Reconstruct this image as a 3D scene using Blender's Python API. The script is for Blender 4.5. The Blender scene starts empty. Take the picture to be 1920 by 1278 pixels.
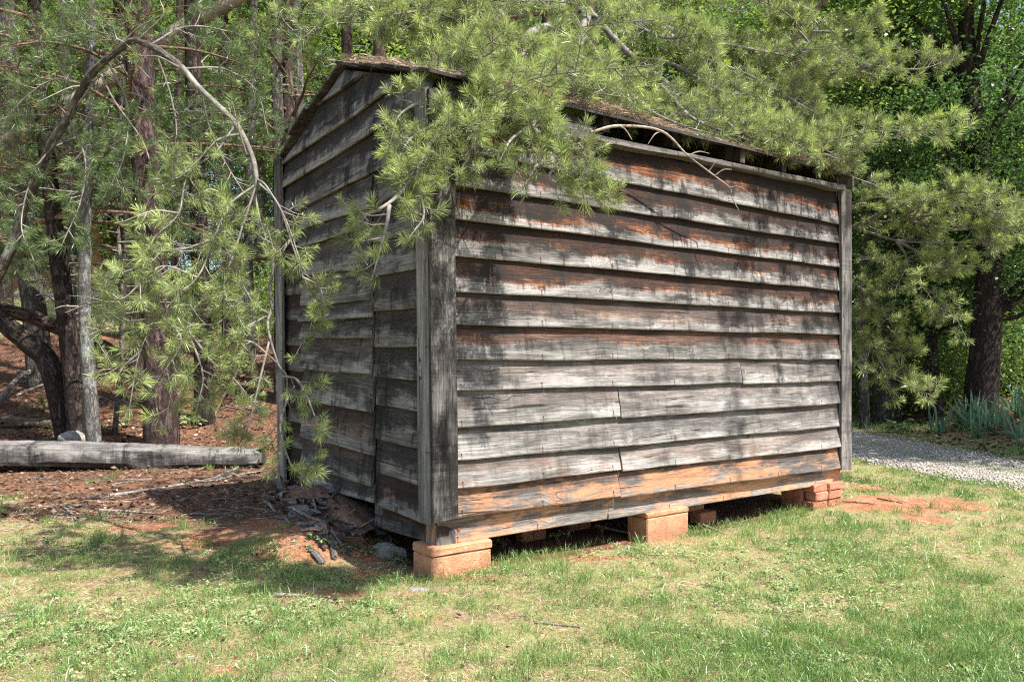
import bpy, math, random
import numpy as np
from mathutils import Vector

R_ = math.radians
rng = np.random.default_rng(11)
random.seed(11)
sc = bpy.context.scene
col = sc.collection

# ------------------------------------------------------------------ camera
F = 1510.0            # focal length in photo pixels (photo is 1920 wide)
CAMZ = 1.22
HOR = 675.0           # horizon row
cam = bpy.data.cameras.new('camera')
cam.sensor_width = 36.0
cam.lens = F / 1920.0 * 36.0
cam.shift_y = (HOR - 639.0) / 1920.0
cam.clip_start = 0.05
cam.clip_end = 3000
camo = bpy.data.objects.new('camera', cam)
camo.location = (0, 0, CAMZ)
camo.rotation_euler = (R_(90), 0, 0)
col.objects.link(camo)
sc.camera = camo

# ------------------------------------------------------------------ sky, sun
SUN_AZ = (0.80, -0.60)
SUN_EL = R_(55)
world = bpy.data.worlds.new('World')
sc.world = world
world.use_nodes = True
wn = world.node_tree.nodes
wn.clear()
sky = wn.new('ShaderNodeTexSky')
sky.sky_type = 'NISHITA'
sky.sun_disc = False
sky.sun_elevation = SUN_EL
sky.sun_rotation = math.atan2(SUN_AZ[0], SUN_AZ[1])
sky.air_density = 1.0
sky.dust_density = 1.5
bg = wn.new('ShaderNodeBackground')
bg.inputs['Strength'].default_value = 0.11
wo = wn.new('ShaderNodeOutputWorld')
world.node_tree.links.new(sky.outputs[0], bg.inputs[0])
world.node_tree.links.new(bg.outputs[0], wo.inputs[0])

sl = bpy.data.lights.new('sun', 'SUN')
sl.energy = 5.0
sl.angle = R_(0.53)
sl.color = (1.0, 0.95, 0.87)
so = bpy.data.objects.new('sun', sl)
sd = Vector((math.cos(SUN_EL) * SUN_AZ[0], math.cos(SUN_EL) * SUN_AZ[1], math.sin(SUN_EL)))
so.rotation_euler = sd.to_track_quat('Z', 'Y').to_euler()
so.location = (10, -8, 20)
col.objects.link(so)

sc.view_settings.view_transform = 'Standard'
sc.view_settings.look = 'None'
sc.view_settings.gamma = 1.0
sc.view_settings.exposure = 1.18
sc.view_settings.use_curve_mapping = False
sc.render.engine = 'CYCLES'
sc.cycles.pixel_filter_type = 'BLACKMAN_HARRIS'
sc.cycles.filter_width = 1.15
sc.cycles.use_denoising = False
sc.cycles.max_bounces = 7
sc.cycles.diffuse_bounces = 4
sc.cycles.glossy_bounces = 2
sc.cycles.transmission_bounces = 4
sc.cycles.transparent_max_bounces = 4
sc.cycles.caustics_reflective = False
sc.cycles.caustics_refractive = False

# ------------------------------------------------------------------ small tools
def smooth(a, b, x):
    t = np.clip((np.asarray(x, float) - a) / (b - a), 0, 1)
    return t * t * (3 - 2 * t)

_tab = np.random.default_rng(5).random((256, 256))
def vnoise(x, y):
    x = np.asarray(x, float); y = np.asarray(y, float)
    xi = np.floor(x).astype(int); yi = np.floor(y).astype(int)
    fx = x - xi; fy = y - yi
    fx = fx * fx * (3 - 2 * fx); fy = fy * fy * (3 - 2 * fy)
    a = _tab[xi & 255, yi & 255]; b = _tab[(xi + 1) & 255, yi & 255]
    c = _tab[xi & 255, (yi + 1) & 255]; d = _tab[(xi + 1) & 255, (yi + 1) & 255]
    return (a * (1 - fx) + b * fx) * (1 - fy) + (c * (1 - fx) + d * fx) * fy
def fbm(x, y, o=4):
    s = 0; amp = 0.5; t = 0
    for i in range(o):
        s = s + amp * vnoise(np.asarray(x) * 2 ** i + 17.3 * i, np.asarray(y) * 2 ** i + 9.1 * i)
        t += amp; amp *= 0.5
    return s / t

def link_new(name, data):
    o = bpy.data.objects.new(name, data)
    col.objects.link(o)
    return o

def tag(o, label=None, cat=None, group=None, kind=None):
    if label: o['label'] = label
    if cat: o['category'] = cat
    if group: o['group'] = group
    if kind: o['kind'] = kind
    return o

def thing(name, label, cat, loc=(0, 0, 0), group=None):
    o = link_new(name, None)
    o.empty_display_size = 0.1
    o.location = loc
    return tag(o, label, cat, group)

def mesh(name, V, Fc, mat, uv=None, attrs=None, smooth_=False):
    me = bpy.data.meshes.new(name)
    V = np.asarray(V, np.float32)
    if isinstance(Fc, np.ndarray):
        n, k = Fc.shape
        me.vertices.add(len(V)); me.vertices.foreach_set('co', V.ravel())
        me.loops.add(n * k); me.loops.foreach_set('vertex_index', Fc.astype(np.int32).ravel())
        me.polygons.add(n)
        me.polygons.foreach_set('loop_start', (np.arange(n) * k).astype(np.int32))
        me.polygons.foreach_set('loop_total', np.full(n, k, np.int32))
        me.update(calc_edges=True)
        li = Fc.ravel()
    else:
        me.from_pydata([tuple(v) for v in V], [], [tuple(int(i) for i in f) for f in Fc])
        me.update()
        li = np.zeros(len(me.loops), np.int32); me.loops.foreach_get('vertex_index', li)
    if uv is not None:
        l = me.uv_layers.new(name='UVMap')
        l.data.foreach_set('uv', np.asarray(uv, np.float32)[li].ravel())
    if attrs:
        for k_, a in attrs.items():
            at = me.attributes.new(k_, 'FLOAT', 'POINT')
            at.data.foreach_set('value', np.asarray(a, np.float32))
    if smooth_:
        me.polygons.foreach_set('use_smooth', np.ones(len(me.polygons), bool))
    if mat: me.materials.append(mat)
    return me

def mk(name, V, Fc, mat, parent=None, loc=(0, 0, 0), uv=None, attrs=None, smooth_=False, **props):
    """verts are given in world space; the object sits at loc (or in its parent's frame)"""
    V = np.asarray(V, float)
    if parent is not None:
        off = np.array(parent.location)
        if parent.parent is not None: off = off + np.array(parent.parent.location)
        me = mesh(name, V - off, Fc, mat, uv, attrs, smooth_)
        o = link_new(name, me); o.parent = parent
    else:
        me = mesh(name, V - np.array(loc), Fc, mat, uv, attrs, smooth_)
        o = link_new(name, me); o.location = loc
    for k_, v in props.items(): o[k_] = v
    return o

# pixel helpers: a photo pixel plus a depth Y gives a point
def P(px, py, Y):
    return np.array([(px - 960.0) / F * Y, Y, CAMZ + (HOR - py) / F * Y])

# ------------------------------------------------------------------ terrain
def hill(x, y):
    x = np.asarray(x, float); y = np.asarray(y, float)
    s = 1 - smooth(-3.5, 5.0, x)
    t = np.log1p(np.exp(np.clip((y - 9.3) * 2.2, -40, 40))) / 2.2
    t = np.minimum(t, 20.5)
    h = 0.215 * t * s
    h = h + 0.42 * smooth(6.35, 8.6, x + 0.25 * np.sin(y * .7)) * smooth(3, 9, y)
    h = h + 0.05 * smooth(11, 30, y) * (y - 11) * smooth(4.5, 7, x)
    return h
def H(x, y):
    x = np.asarray(x, float); y = np.asarray(y, float)
    d = np.hypot(x, y)
    n = (fbm(x * .8 + 50, y * .8 + 50, 4) - .5) * .06 * (1 - .6 * smooth(-.5, .5, -x) * 0)
    n2 = (fbm(x * .15 + 20, y * .15 + 70, 3) - .5) * 1.6 * smooth(14, 40, d)
    u = (x + .417) * .806 + (y - 4.5) * .592; l = -(x + .417) * .592 + (y - 4.5) * .806
    mound = .17 * smooth(.45, 1.0, l) * (1 - smooth(2.7, 3.6, l)) * np.exp(-((u + .12) / np.where(u < -.12, .55, .25)) ** 2)
    return hill(x, y) + n + n2 + mound
def G(px, py):
    Y = np.linspace(1.5, 45, 4400)
    X = (px - 960) / F * Y
    below = (CAMZ + (HOR - py) / F * Y) < H(X, Y)
    i = int(np.argmax(below)) if below.any() else len(Y) - 1
    return np.array([X[i], Y[i], float(H(X[i], Y[i]))])

ROAD = np.array([(9.6, -4), (8.0, 1), (6.75, 5), (5.78, 7.5), (5.22, 10), (4.85, 14), (3.2, 19), (-2, 23.2), (-10, 25.5), (-24, 26), (-60, 27)], float)
def catmull(pts, n):
    pts = np.asarray(pts, float)
    p = np.vstack([2 * pts[0] - pts[1], pts, 2 * pts[-1] - pts[-2]])
    m = len(pts) - 1
    t = np.linspace(0, m, n); i = np.minimum(t.astype(int), m - 1); f = (t - i)[:, None]
    p0, p1, p2, p3 = p[i], p[i + 1], p[i + 2], p[i + 3]
    return .5 * ((2 * p1) + (-p0 + p2) * f + (2 * p0 - 5 * p1 + 4 * p2 - p3) * f ** 2 + (-p0 + 3 * p1 - 3 * p2 + p3) * f ** 3)
RC = catmull(ROAD, 160)
def road_d(x, y):
    """signed distance to the track's centre line (x side)"""
    x = np.asarray(x, float); y = np.asarray(y, float)
    sh = x.shape; x = x.ravel(); y = y.ravel()
    out = np.empty(len(x))
    for s in range(0, len(x), 20000):
        dx = x[s:s + 20000, None] - RC[None, :, 0]; dy = y[s:s + 20000, None] - RC[None, :, 1]
        out[s:s + 20000] = np.sqrt((dx * dx + dy * dy).min(1))
    return out.reshape(sh)

# masks (0..1) for what covers the ground
A0 = np.array([-0.417, 4.5]); Rd = np.array([.806, .592]); Ld = np.array([-.592, .806])
LEN, WID = 4.0, 2.26
def shed_uv(x, y):
    dx = np.asarray(x) - A0[0]; dy = np.asarray(y) - A0[1]
    return dx * Rd[0] + dy * Rd[1], dx * Ld[0] + dy * Ld[1]
CLAY = [(G(640, 1118), .34, .22), (G(560, 1000), .45, .3), (G(400, 1005), .5, .3), (G(1690, 945), .85, .5), (G(1740, 975), .3, .18),
        (G(430, 1262), .14, .1), (G(720, 1075), .3, .2), (G(300, 985), .5, .25), (G(1620, 915), .5, .2), (G(1090, 1045), .4, .14), (G(900,1085), .2,.1), (G(600, 1000), .55, .4), (G(500, 975), .6, .4), (G(650, 1022), .4, .25), (G(430, 955), .6, .4), (G(690, 1040), .25, .15), (G(250, 960), .6, .3)]
def masks(x, y):
    x = np.asarray(x, float); y = np.asarray(y, float)
    u, l = shed_uv(x, y)
    n1 = fbm(x * 1.3 + 3, y * 1.3 + 8, 4); n2 = fbm(x * 3.1 + 30, y * 3.1 + 4, 4); n3 = fbm(x * .5 + 90, y * .5 + 9, 3)
    # woodland floor: left and behind
    wood = smooth(-.25, .55, (y - 5.3 + .42 * (x + 1.6)) * .6 + (n1 - .5) * 1.1) * (1 - smooth(-.6, .3, x))
    wood = np.maximum(wood, smooth(6.5, 7.6, x + (n1 - .5) * 1.2) * smooth(4, 8, y) * .85)
    wood = np.maximum(wood, smooth(9.2, 11, y) * (1 - smooth(2.5, 4.2, x)))
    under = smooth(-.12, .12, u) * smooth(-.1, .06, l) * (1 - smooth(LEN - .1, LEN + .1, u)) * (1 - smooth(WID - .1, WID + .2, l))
    clay = np.zeros_like(x)
    for c, rx, ry in CLAY:
        q = np.sqrt(((x - c[0]) / rx) ** 2 + ((y - c[1]) / ry) ** 2)
        clay = np.maximum(clay, 1 - smooth(.35, 1.25, q + (n2 - .5) * 1.3))
    clay = np.maximum(clay, smooth(.66, .78, n2) * .5)
    rd = road_d(x, y)
    road = 1 - smooth(.82, 1.08, rd + (n2 - .5) * .4)
    strip = (1 - smooth(.10, .26, rd + (n2 - .5) * .3)) * .8
    glade = smooth(17, 19, y) * (1 - smooth(-3, 0, x)) * smooth(.38, .55, n3 + .1)   # sunny grass up by the far drive
    return dict(wood=wood * (1 - glade), under=under, clay=clay, road=road, strip=strip, n1=n1, n2=n2, glade=glade)

# ------------------------------------------------------------------ node helpers
def new_mat(name):
    m = bpy.data.materials.new(name); m.use_nodes = True
    nt = m.node_tree; nt.nodes.clear()
    return m, nt
class N:
    def __init__(s, nt): s.nt = nt
    def node(s, t, **kw):
        n = s.nt.nodes.new(t)
        for k, v in kw.items(): setattr(n, k, v)
        return n
    def put(s, sock, v):
        if hasattr(v, 'links') or isinstance(v, bpy.types.NodeSocket): s.nt.links.new(v, sock)
        elif v is not None: sock.default_value = v
    def math(s, op, a, b=None, c=None, clamp=False):
        n = s.node('ShaderNodeMath', operation=op, use_clamp=clamp)
        s.put(n.inputs[0], a); s.put(n.inputs[1], b)
        if c is not None: s.put(n.inputs[2], c)
        return n.outputs[0]
    def ramp(s, x, a, b, lo=0.0, hi=1.0, smoothstep=True):
        n = s.node('ShaderNodeMapRange', interpolation_type='SMOOTHSTEP' if smoothstep else 'LINEAR')
        s.put(n.inputs[0], x); n.inputs[1].default_value = a; n.inputs[2].default_value = b
        n.inputs[3].default_value = lo; n.inputs[4].default_value = hi
        return n.outputs[0]
    def mix(s, f, a, b, mode='MIX'):
        n = s.node('ShaderNodeMix', data_type='RGBA', blend_type=mode)
        s.put(n.inputs[0], f)
        for sock, v in ((n.inputs[6], a), (n.inputs[7], b)):
            if isinstance(v, tuple): sock.default_value = (*v[:3], 1)
            else: s.put(sock, v)
        return n.outputs[2]
    def noise(s, vec, scale=1.0, detail=3.0, rough=.55, dist=0.0):
        n = s.node('ShaderNodeTexNoise'); s.put(n.inputs['Vector'], vec)
        n.inputs['Scale'].default_value = scale; n.inputs['Detail'].default_value = detail
        n.inputs['Roughness'].default_value = rough; n.inputs['Distortion'].default_value = dist
        return n.outputs[0]
    def voro(s, vec, scale, feature='F1', out='Distance'):
        n = s.node('ShaderNodeTexVoronoi', feature=feature); s.put(n.inputs['Vector'], vec)
        n.inputs['Scale'].default_value = scale
        return n.outputs[out]
    def xyz(s, x, y, z=0.0):
        n = s.node('ShaderNodeCombineXYZ')
        for i, v in enumerate((x, y, z)): s.put(n.inputs[i], v)
        return n.outputs[0]
    def attr(s, name, typ='GEOMETRY'):
        n = s.node('ShaderNodeAttribute', attribute_type=typ, attribute_name=name)
        return n.outputs['Fac']
    def colors(s, x, stops):
        n = s.node('ShaderNodeValToRGB'); s.put(n.inputs[0], x)
        e = n.color_ramp.elements
        while len(e) < len(stops): e.new(.5)
        for i, (p, c) in enumerate(stops): e[i].position = p; e[i].color = (*c, 1)
        return n.outputs[0]
    def bump(s, h, strength=.5, dist=.01):
        n = s.node('ShaderNodeBump'); n.inputs['Strength'].default_value = strength
        n.inputs['Distance'].default_value = dist; s.put(n.inputs['Height'], h)
        return n.outputs[0]
    def finish(s, color, rough=.85, normal=None, spec=.25):
        b = s.node('ShaderNodeBsdfPrincipled')
        if isinstance(color, tuple): color = (*color, 1)
        s.put(b.inputs['Base Color'], color); s.put(b.inputs['Roughness'], rough)
        b.inputs['Specular IOR Level'].default_value = spec
        if normal is not None: s.put(b.inputs['Normal'], normal)
        o = s.node('ShaderNodeOutputMaterial'); s.nt.links.new(b.outputs[0], o.inputs[0])

def wood_mat():
    """weathered siding: UV is metres (along, across), attribute v is 0 at the lip, 1 at the lap above"""
    m, nt = new_mat('weathered_board'); n = N(nt)
    uvn = n.node('ShaderNodeUVMap'); sp = n.node('ShaderNodeSeparateXYZ'); nt.links.new(uvn.outputs[0], sp.inputs[0])
    rnd = n.node('ShaderNodeObjectInfo').outputs['Random']
    ro = n.math('MULTIPLY', rnd, 91.0)
    U = n.math('ADD', sp.outputs[0], ro); h = sp.outputs[1]; v = n.attr('v')
    warm = n.attr('warm', 'OBJECT'); dark = n.attr('dark', 'OBJECT'); clay = n.attr('clay', 'OBJECT'); tone = n.attr('tone', 'OBJECT')
    warp = n.noise(n.xyz(n.math('MULTIPLY', U, 1.1), n.math('MULTIPLY', h, 6.0), ro), 1.0, 2.0)
    knot = n.noise(n.xyz(n.math('MULTIPLY', U, 3.2), n.math('MULTIPLY', h, 9.0), n.math('ADD', ro, 11.0)), 1.0, 1.0)
    h2 = n.math('ADD', h, n.math('MULTIPLY', n.math('SUBTRACT', warp, .5), .07))
    h2 = n.math('ADD', h2, n.math('MULTIPLY', n.ramp(knot, .60, .80), .05))
    grain = n.noise(n.xyz(n.math('MULTIPLY', U, 3.0), n.math('MULTIPLY', h2, 120.0), ro), 1.0, 7.0, .74)
    fine = n.noise(n.xyz(n.math('MULTIPLY', U, 14.0), n.math('MULTIPLY', h2, 480.0), ro), 1.0, 2.0, .65)
    crack = n.noise(n.xyz(n.math('MULTIPLY', U, 1.3), n.math('MULTIPLY', h2, 46.0), n.math('ADD', ro, 7.0)), 1.0, 4.0, .65)
    blotch = n.noise(n.xyz(n.math('MULTIPLY', U, 1.5), n.math('MULTIPLY', h, 7.0), ro), 1.0, 5.0, .62)
    patch = n.noise(n.xyz(n.math('MULTIPLY', U, 2.6), n.math('MULTIPLY', h, 9.0), n.math('ADD', ro, 31.0)), 1.0, 7.0, .70)
    drip = n.noise(n.xyz(n.math('MULTIPLY', U, 12.0), n.math('MULTIPLY', h, 2.5), n.math('ADD', ro, 3.0)), 1.0, 5.0, .65)
    speck = n.noise(n.xyz(n.math('MULTIPLY', U, 60.0), n.math('MULTIPLY', h, 170.0), ro), 1.0, 3.0, .7)
    streak = n.noise(n.xyz(n.math('MULTIPLY', U, 34.0), n.math('MULTIPLY', h, 5.0), n.math('ADD', ro, 17.0)), 1.0, 4.0, .7)
    grey = n.colors(grain, [(.30, (.022, .020, .019)), (.44, (.115, .106, .099)), (.55, (.265, .25, .236)), (.68, (.47, .455, .435))])
    grey = n.mix(n.ramp(blotch, .36, .66), n.mix(.55, grey, (.055, .050, .047)), n.mix(.28, grey, (.50, .485, .465)))
    grey = n.mix(n.math('MULTIPLY', n.ramp(patch, .50, .60), .75), grey, n.mix(.25, grey, (.030, .029, .032)))
    brown = n.colors(grain, [(.33, (.018, .008, .006)), (.47, (.105, .038, .017)), (.60, (.30, .120, .050)), (.72, (.44, .21, .10))])
    brown = n.mix(n.ramp(patch, .47, .60), brown, n.mix(.8, brown, (.020, .011, .009)))
    vw = n.math('ADD', v, n.math('ADD', n.math('MULTIPLY', n.math('SUBTRACT', blotch, .5), 1.5), n.math('MULTIPLY', n.math('SUBTRACT', streak, .5), .5)))
    vw = n.math('ADD', vw, n.math('MULTIPLY', n.math('SUBTRACT', rnd, .35), .28))
    wm = n.math('MULTIPLY', n.ramp(vw, .40, .58), warm, clamp=True)
    c = n.mix(wm, grey, brown)
    # black mildew: patches and drips
    vb = n.math('ADD', n.math('MULTIPLY', v, .36), n.math('ADD', n.math('MULTIPLY', patch, .70), n.math('MULTIPLY', drip, .36)))
    bm = n.math('MULTIPLY', n.ramp(vb, .58, .74), dark, clamp=True)
    bm = n.math('MULTIPLY', bm, n.ramp(speck, .30, .55, .6, 1.0))
    c = n.mix(bm, c, (.014, .012, .012))
    c = n.mix(n.math('MULTIPLY', n.ramp(streak, .60, .68), n.math('MULTIPLY', dark, .6)), c, (.02, .018, .018))
    # rain-water stain and streaky shade, both painted black from board to board
    wz = n.node('ShaderNodeSeparateXYZ'); nt.links.new(n.node('ShaderNodeNewGeometry').outputs['Position'], wz.inputs[0])
    run_shade = n.noise(n.xyz(n.math('MULTIPLY', sp.outputs[0], 5.5), n.math('MULTIPLY', wz.outputs[2], .8), 3.0), 1.0, 6.0, .72)
    rm = n.math('MULTIPLY', n.ramp(n.math('ADD', run_shade, n.math('MULTIPLY', n.math('SUBTRACT', patch, .5), .35)), .53, .61), n.math('MULTIPLY', dark, .95), clamp=True)
    c = n.mix(rm, c, n.mix(.12, (.014, .012, .013), c))
    # red clay splashed on the lowest boards
    cm = n.math('MULTIPLY', n.ramp(n.math('ADD', patch, n.math('MULTIPLY', n.math('SUBTRACT', blotch, .5), .5)), .44, .58), clay, clamp=True)
    cm = n.math('MULTIPLY', cm, n.ramp(grain, .36, .50, .15, .85))
    c = n.mix(cm, c, n.mix(drip, (.46, .17, .075), (.60, .34, .19)))
    nu = n.math('MULTIPLY', n.math('ABSOLUTE', n.math('SUBTRACT', n.math('FRACT', n.math('ADD', n.math('DIVIDE', sp.outputs[0], .58), .27)), .5)), .58)
    nd = n.math('SQRT', n.math('ADD', n.math('MULTIPLY', nu, nu), n.math('POWER', n.math('SUBTRACT', h, .034), 2.0)))
    dr = n.math('MULTIPLY', n.ramp(n.math('ADD', nu, n.math('MULTIPLY', streak, .012)), .006, .016, 1.0, 0.0), n.ramp(n.math('ABSOLUTE', n.math('SUBTRACT', h, .012)), .016, .028, .65, 0.0))
    c = n.mix(dr, c, (.055, .026, .016))
    c = n.mix(n.ramp(nd, .0045, .0065, 1.0, 0.0), c, (.045, .022, .015))
    ck = n.ramp(crack, .64, .69)
    c = n.mix(n.math('MULTIPLY', ck, .85), c, (.012, .010, .009))
    c = n.mix(n.ramp(fine, .3, .7), n.mix(.5, c, (.02, .018, .016)), c)
    hs = n.node('ShaderNodeHueSaturation'); nt.links.new(c, hs.inputs['Color']); n.put(hs.inputs['Value'], tone)
    hgt = n.math('SUBTRACT', n.math('ADD', n.math('MULTIPLY', grain, .7), n.math('MULTIPLY', fine, .3)), n.math('MULTIPLY', ck, 1.0))
    n.finish(hs.outputs[0], .88, n.bump(hgt, .85, .006), .15)
    return m
WOOD = wood_mat()

def bark_mat(name, c0, c1, c2, sv=16.0, lichen=0.0, depth=.02):
    m, nt = new_mat(name); n = N(nt)
    uvn = n.node('ShaderNodeUVMap'); sp = n.node('ShaderNodeSeparateXYZ'); nt.links.new(uvn.outputs[0], sp.inputs[0])
    vec = n.xyz(sp.outputs[0], n.math('MULTIPLY', sp.outputs[1], .26), 0.0)
    wv = n.noise(vec, sv * .8, 5.0, .7); wv2 = n.noise(vec, sv * .9 + 3.0, 5.0, .7)
    wob = n.node('ShaderNodeVectorMath', operation='ADD'); nt.links.new(vec, wob.inputs[0])
    nt.links.new(n.xyz(n.math('MULTIPLY', n.math('SUBTRACT', wv, .5), .16), n.math('MULTIPLY', n.math('SUBTRACT', wv2, .5), .16), 0.0), wob.inputs[1])
    ed = n.voro(wob.outputs[0], sv, 'DISTANCE_TO_EDGE')
    nz = n.noise(vec, sv * 3.0, 7.0, .72); big = n.noise(vec, 2.2, 3.0)
    gap = n.ramp(n.math('ADD', ed, n.math('MULTIPLY', n.math('SUBTRACT', nz, .5), .22)), -.02, .22)
    c = n.colors(nz, [(.3, c0), (.5, c1), (.72, c2)])
    c = n.mix(gap, n.mix(.62, c, (c0[0] * .4, c0[1] * .4, c0[2] * .4)), c)
    c = n.mix(n.ramp(big, .3, .7), n.mix(.45, c, c0), c)
    if lichen: c = n.mix(n.math('MULTIPLY', n.ramp(n.noise(vec, 9.0, 5.0, .7), .52, .60), lichen), c, (.36, .40, .37))
    n.finish(c, .92, n.bump(n.math('ADD', n.math('MULTIPLY', gap, .8), n.math('MULTIPLY', nz, .5)), 1.0, depth), .1)
    return m
BARK_PINE = bark_mat('pine_bark', (.04, .028, .024), (.13, .088, .074), (.28, .22, .20), 16)
BARK_RED = bark_mat('red_pine_bark', (.036, .024, .023), (.115, .074, .068), (.25, .195, .19), 14)
BARK_DARK = bark_mat('dark_bark', (.022, .017, .016), (.075, .058, .050), (.17, .145, .13), 20)
BARK_LICHEN = bark_mat('lichen_bark', (.08, .075, .07), (.19, .18, .17), (.34, .33, .31), 26, .7, .01)
BARK_SAP = bark_mat('sapling_bark', (.06, .05, .045), (.17, .145, .13), (.33, .30, .28), 24, .35, .008)
BARK_GREY = bark_mat('grey_bark', (.05, .045, .04), (.15, .135, .12), (.30, .28, .26), 22, .25)

def leaf_mat(name, stops, trans=.4, gloss=.06, att='rnd'):
    m, nt = new_mat(name); n = N(nt)
    c = n.colors(n.attr(att), stops)
    d = n.node('ShaderNodeBsdfDiffuse'); t = n.node('ShaderNodeBsdfTranslucent'); g = n.node('ShaderNodeBsdfGlossy')
    g.inputs['Roughness'].default_value = .38; g.inputs['Color'].default_value = (.9, .95, .9, 1)
    nt.links.new(c, d.inputs[0])
    ct = n.mix(.5, c, n.mix(1.0, c, (1.25, 1.25, .45), 'MULTIPLY')); nt.links.new(ct, t.inputs[0])
    a = n.node('ShaderNodeMixShader'); a.inputs[0].default_value = trans
    nt.links.new(d.outputs[0], a.inputs[1]); nt.links.new(t.outputs[0], a.inputs[2])
    b = n.node('ShaderNodeMixShader'); b.inputs[0].default_value = gloss
    nt.links.new(a.outputs[0], b.inputs[1]); nt.links.new(g.outputs[0], b.inputs[2])
    o = n.node('ShaderNodeOutputMaterial'); nt.links.new(b.outputs[0], o.inputs[0])
    return m
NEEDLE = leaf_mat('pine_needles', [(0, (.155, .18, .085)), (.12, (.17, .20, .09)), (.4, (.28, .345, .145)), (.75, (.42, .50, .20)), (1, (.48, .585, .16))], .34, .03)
NEEDLE_DARK = leaf_mat('shade_painted_needles', [(0, (.075, .115, .055)), (.5, (.15, .215, .085)), (1, (.25, .33, .12))], .34, .03)  # darker copy of the needle greens, with shade put into the colour
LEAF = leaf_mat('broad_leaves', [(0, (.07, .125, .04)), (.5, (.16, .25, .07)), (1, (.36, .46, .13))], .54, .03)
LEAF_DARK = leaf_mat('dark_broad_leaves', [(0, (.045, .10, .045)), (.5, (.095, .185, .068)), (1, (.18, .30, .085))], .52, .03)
GRASS = leaf_mat('grass_blades', [(0, (.11, .215, .058)), (.4, (.215, .335, .098)), (.75, (.36, .45, .155)), (.9, (.50, .49, .24)), (1, (.60, .52, .30))], .35, .04)
STRAW = leaf_mat('dry_straw', [(0, (.17, .105, .065)), (.5, (.40, .275, .165)), (1, (.60, .47, .31))], .15, .03)
CLOVER = leaf_mat('small_weed_leaves', [(0, (.15, .225, .085)), (.5, (.28, .37, .165)), (1, (.44, .50, .27))], .3, .015)
LITTER = leaf_mat('dead_leaves', [(0, (.03, .02, .016)), (.45, (.095, .056, .040)), (.75, (.22, .14, .10)), (1, (.48, .38, .29))], .12, .03)
ROOFNEEDLE = leaf_mat('roof_needles', [(0, (.16, .10, .075)), (.5, (.36, .26, .20)), (1, (.56, .45, .37))], .1, .02)
BROWNNEEDLE = leaf_mat('fallen_needles', [(0, (.085, .048, .034)), (.5, (.21, .12, .078)), (1, (.44, .32, .23))], .1, .03)
IRIS = leaf_mat('iris_leaves', [(0, (.055, .14, .085)), (.6, (.11, .225, .135)), (1, (.20, .33, .16))], .35, .08)

def twig_mat(name, a, b):
    m, nt = new_mat(name); n = N(nt)
    tc = n.node('ShaderNodeTexCoord').outputs['Object']
    nz = n.noise(tc, 22.0, 5.0, .7); big = n.noise(tc, 3.0, 2.0)
    c = n.mix(n.ramp(nz, .3, .7), a, b)
    c = n.mix(n.ramp(big, .35, .65, 0, .5), c, (a[0] * .5, a[1] * .5, a[2] * .5))
    n.finish(c, .9, n.bump(nz, .6, .004), .15)
    return m
TWIG = twig_mat('grey_twig', (.13, .115, .10), (.36, .335, .30))
TWIG_BROWN = twig_mat('brown_twig', (.10, .065, .045), (.27, .19, .14))
DEADWOOD = twig_mat('bleached_dead_wood', (.22, .17, .135), (.50, .43, .37))

def ground_mat():
    m, nt = new_mat('ground_soil'); n = N(nt)
    geo = n.node('ShaderNodeNewGeometry').outputs['Position']
    clay = n.attr('clay'); wood = n.attr('wood'); road = n.attr('road')
    n1 = n.noise(geo, 6.0, 6.0, .65); n2 = n.noise(geo, 38.0, 5.0, .7); n3 = n.noise(geo, 150.0, 3.0, .7); n4 = n.noise(geo, 1.6, 4.0)
    soil = n.colors(n2, [(.28, (.17, .11, .07)), (.5, (.36, .25, .16)), (.72, (.54, .42, .29))])
    soil = n.mix(n.ramp(n1, .36, .56), soil, n.mix(.6, soil, (.30, .34, .12)))
    cl = n.colors(n1, [(.3, (.34, .14, .075)), (.55, (.48, .24, .14)), (.75, (.60, .37, .25))])
    cl = n.mix(n.ramp(n3, .35, .65, 0, .35), cl, (.25, .085, .04))
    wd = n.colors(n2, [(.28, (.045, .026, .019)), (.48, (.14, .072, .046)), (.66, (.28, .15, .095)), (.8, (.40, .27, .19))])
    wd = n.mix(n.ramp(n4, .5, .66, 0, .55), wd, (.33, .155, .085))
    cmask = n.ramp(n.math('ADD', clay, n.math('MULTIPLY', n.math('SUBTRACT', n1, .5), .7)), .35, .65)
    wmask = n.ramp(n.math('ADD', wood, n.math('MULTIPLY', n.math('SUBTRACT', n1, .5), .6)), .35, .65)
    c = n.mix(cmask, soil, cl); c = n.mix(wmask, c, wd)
    c = n.mix(n.ramp(n3, .58, .7, 0, .5), c, (.05, .03, .02))
    n.finish(c, .95, n.bump(n.math('ADD', n2, n.math('MULTIPLY', n3, .5)), 1.0, .02), .1)
    return m
def gravel_mat():
    m, nt = new_mat('crushed_gravel'); n = N(nt)
    geo = n.node('ShaderNodeNewGeometry').outputs['Position']
    v = n.node('ShaderNodeTexVoronoi'); nt.links.new(geo, v.inputs['Vector']); v.inputs['Scale'].default_value = 34
    sp = n.node('ShaderNodeSeparateColor'); nt.links.new(v.outputs['Color'], sp.inputs[0])
    c = n.colors(sp.outputs[0], [(0, (.22, .205, .18)), (.5, (.43, .40, .36)), (1, (.62, .58, .52))])
    c = n.mix(n.ramp(v.outputs['Distance'], .35, .75), c, (.13, .11, .09))
    big = n.noise(geo, 1.4, 4.0)
    c = n.mix(n.ramp(big, .45, .7, 0, .5), c, (.36, .30, .23))
    n.finish(c, .9, n.bump(n.math('SUBTRACT', 1.0, v.outputs['Distance']), 1.0, .02), .15)
    return m
GROUND = ground_mat(); GRAVEL = gravel_mat()
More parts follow.
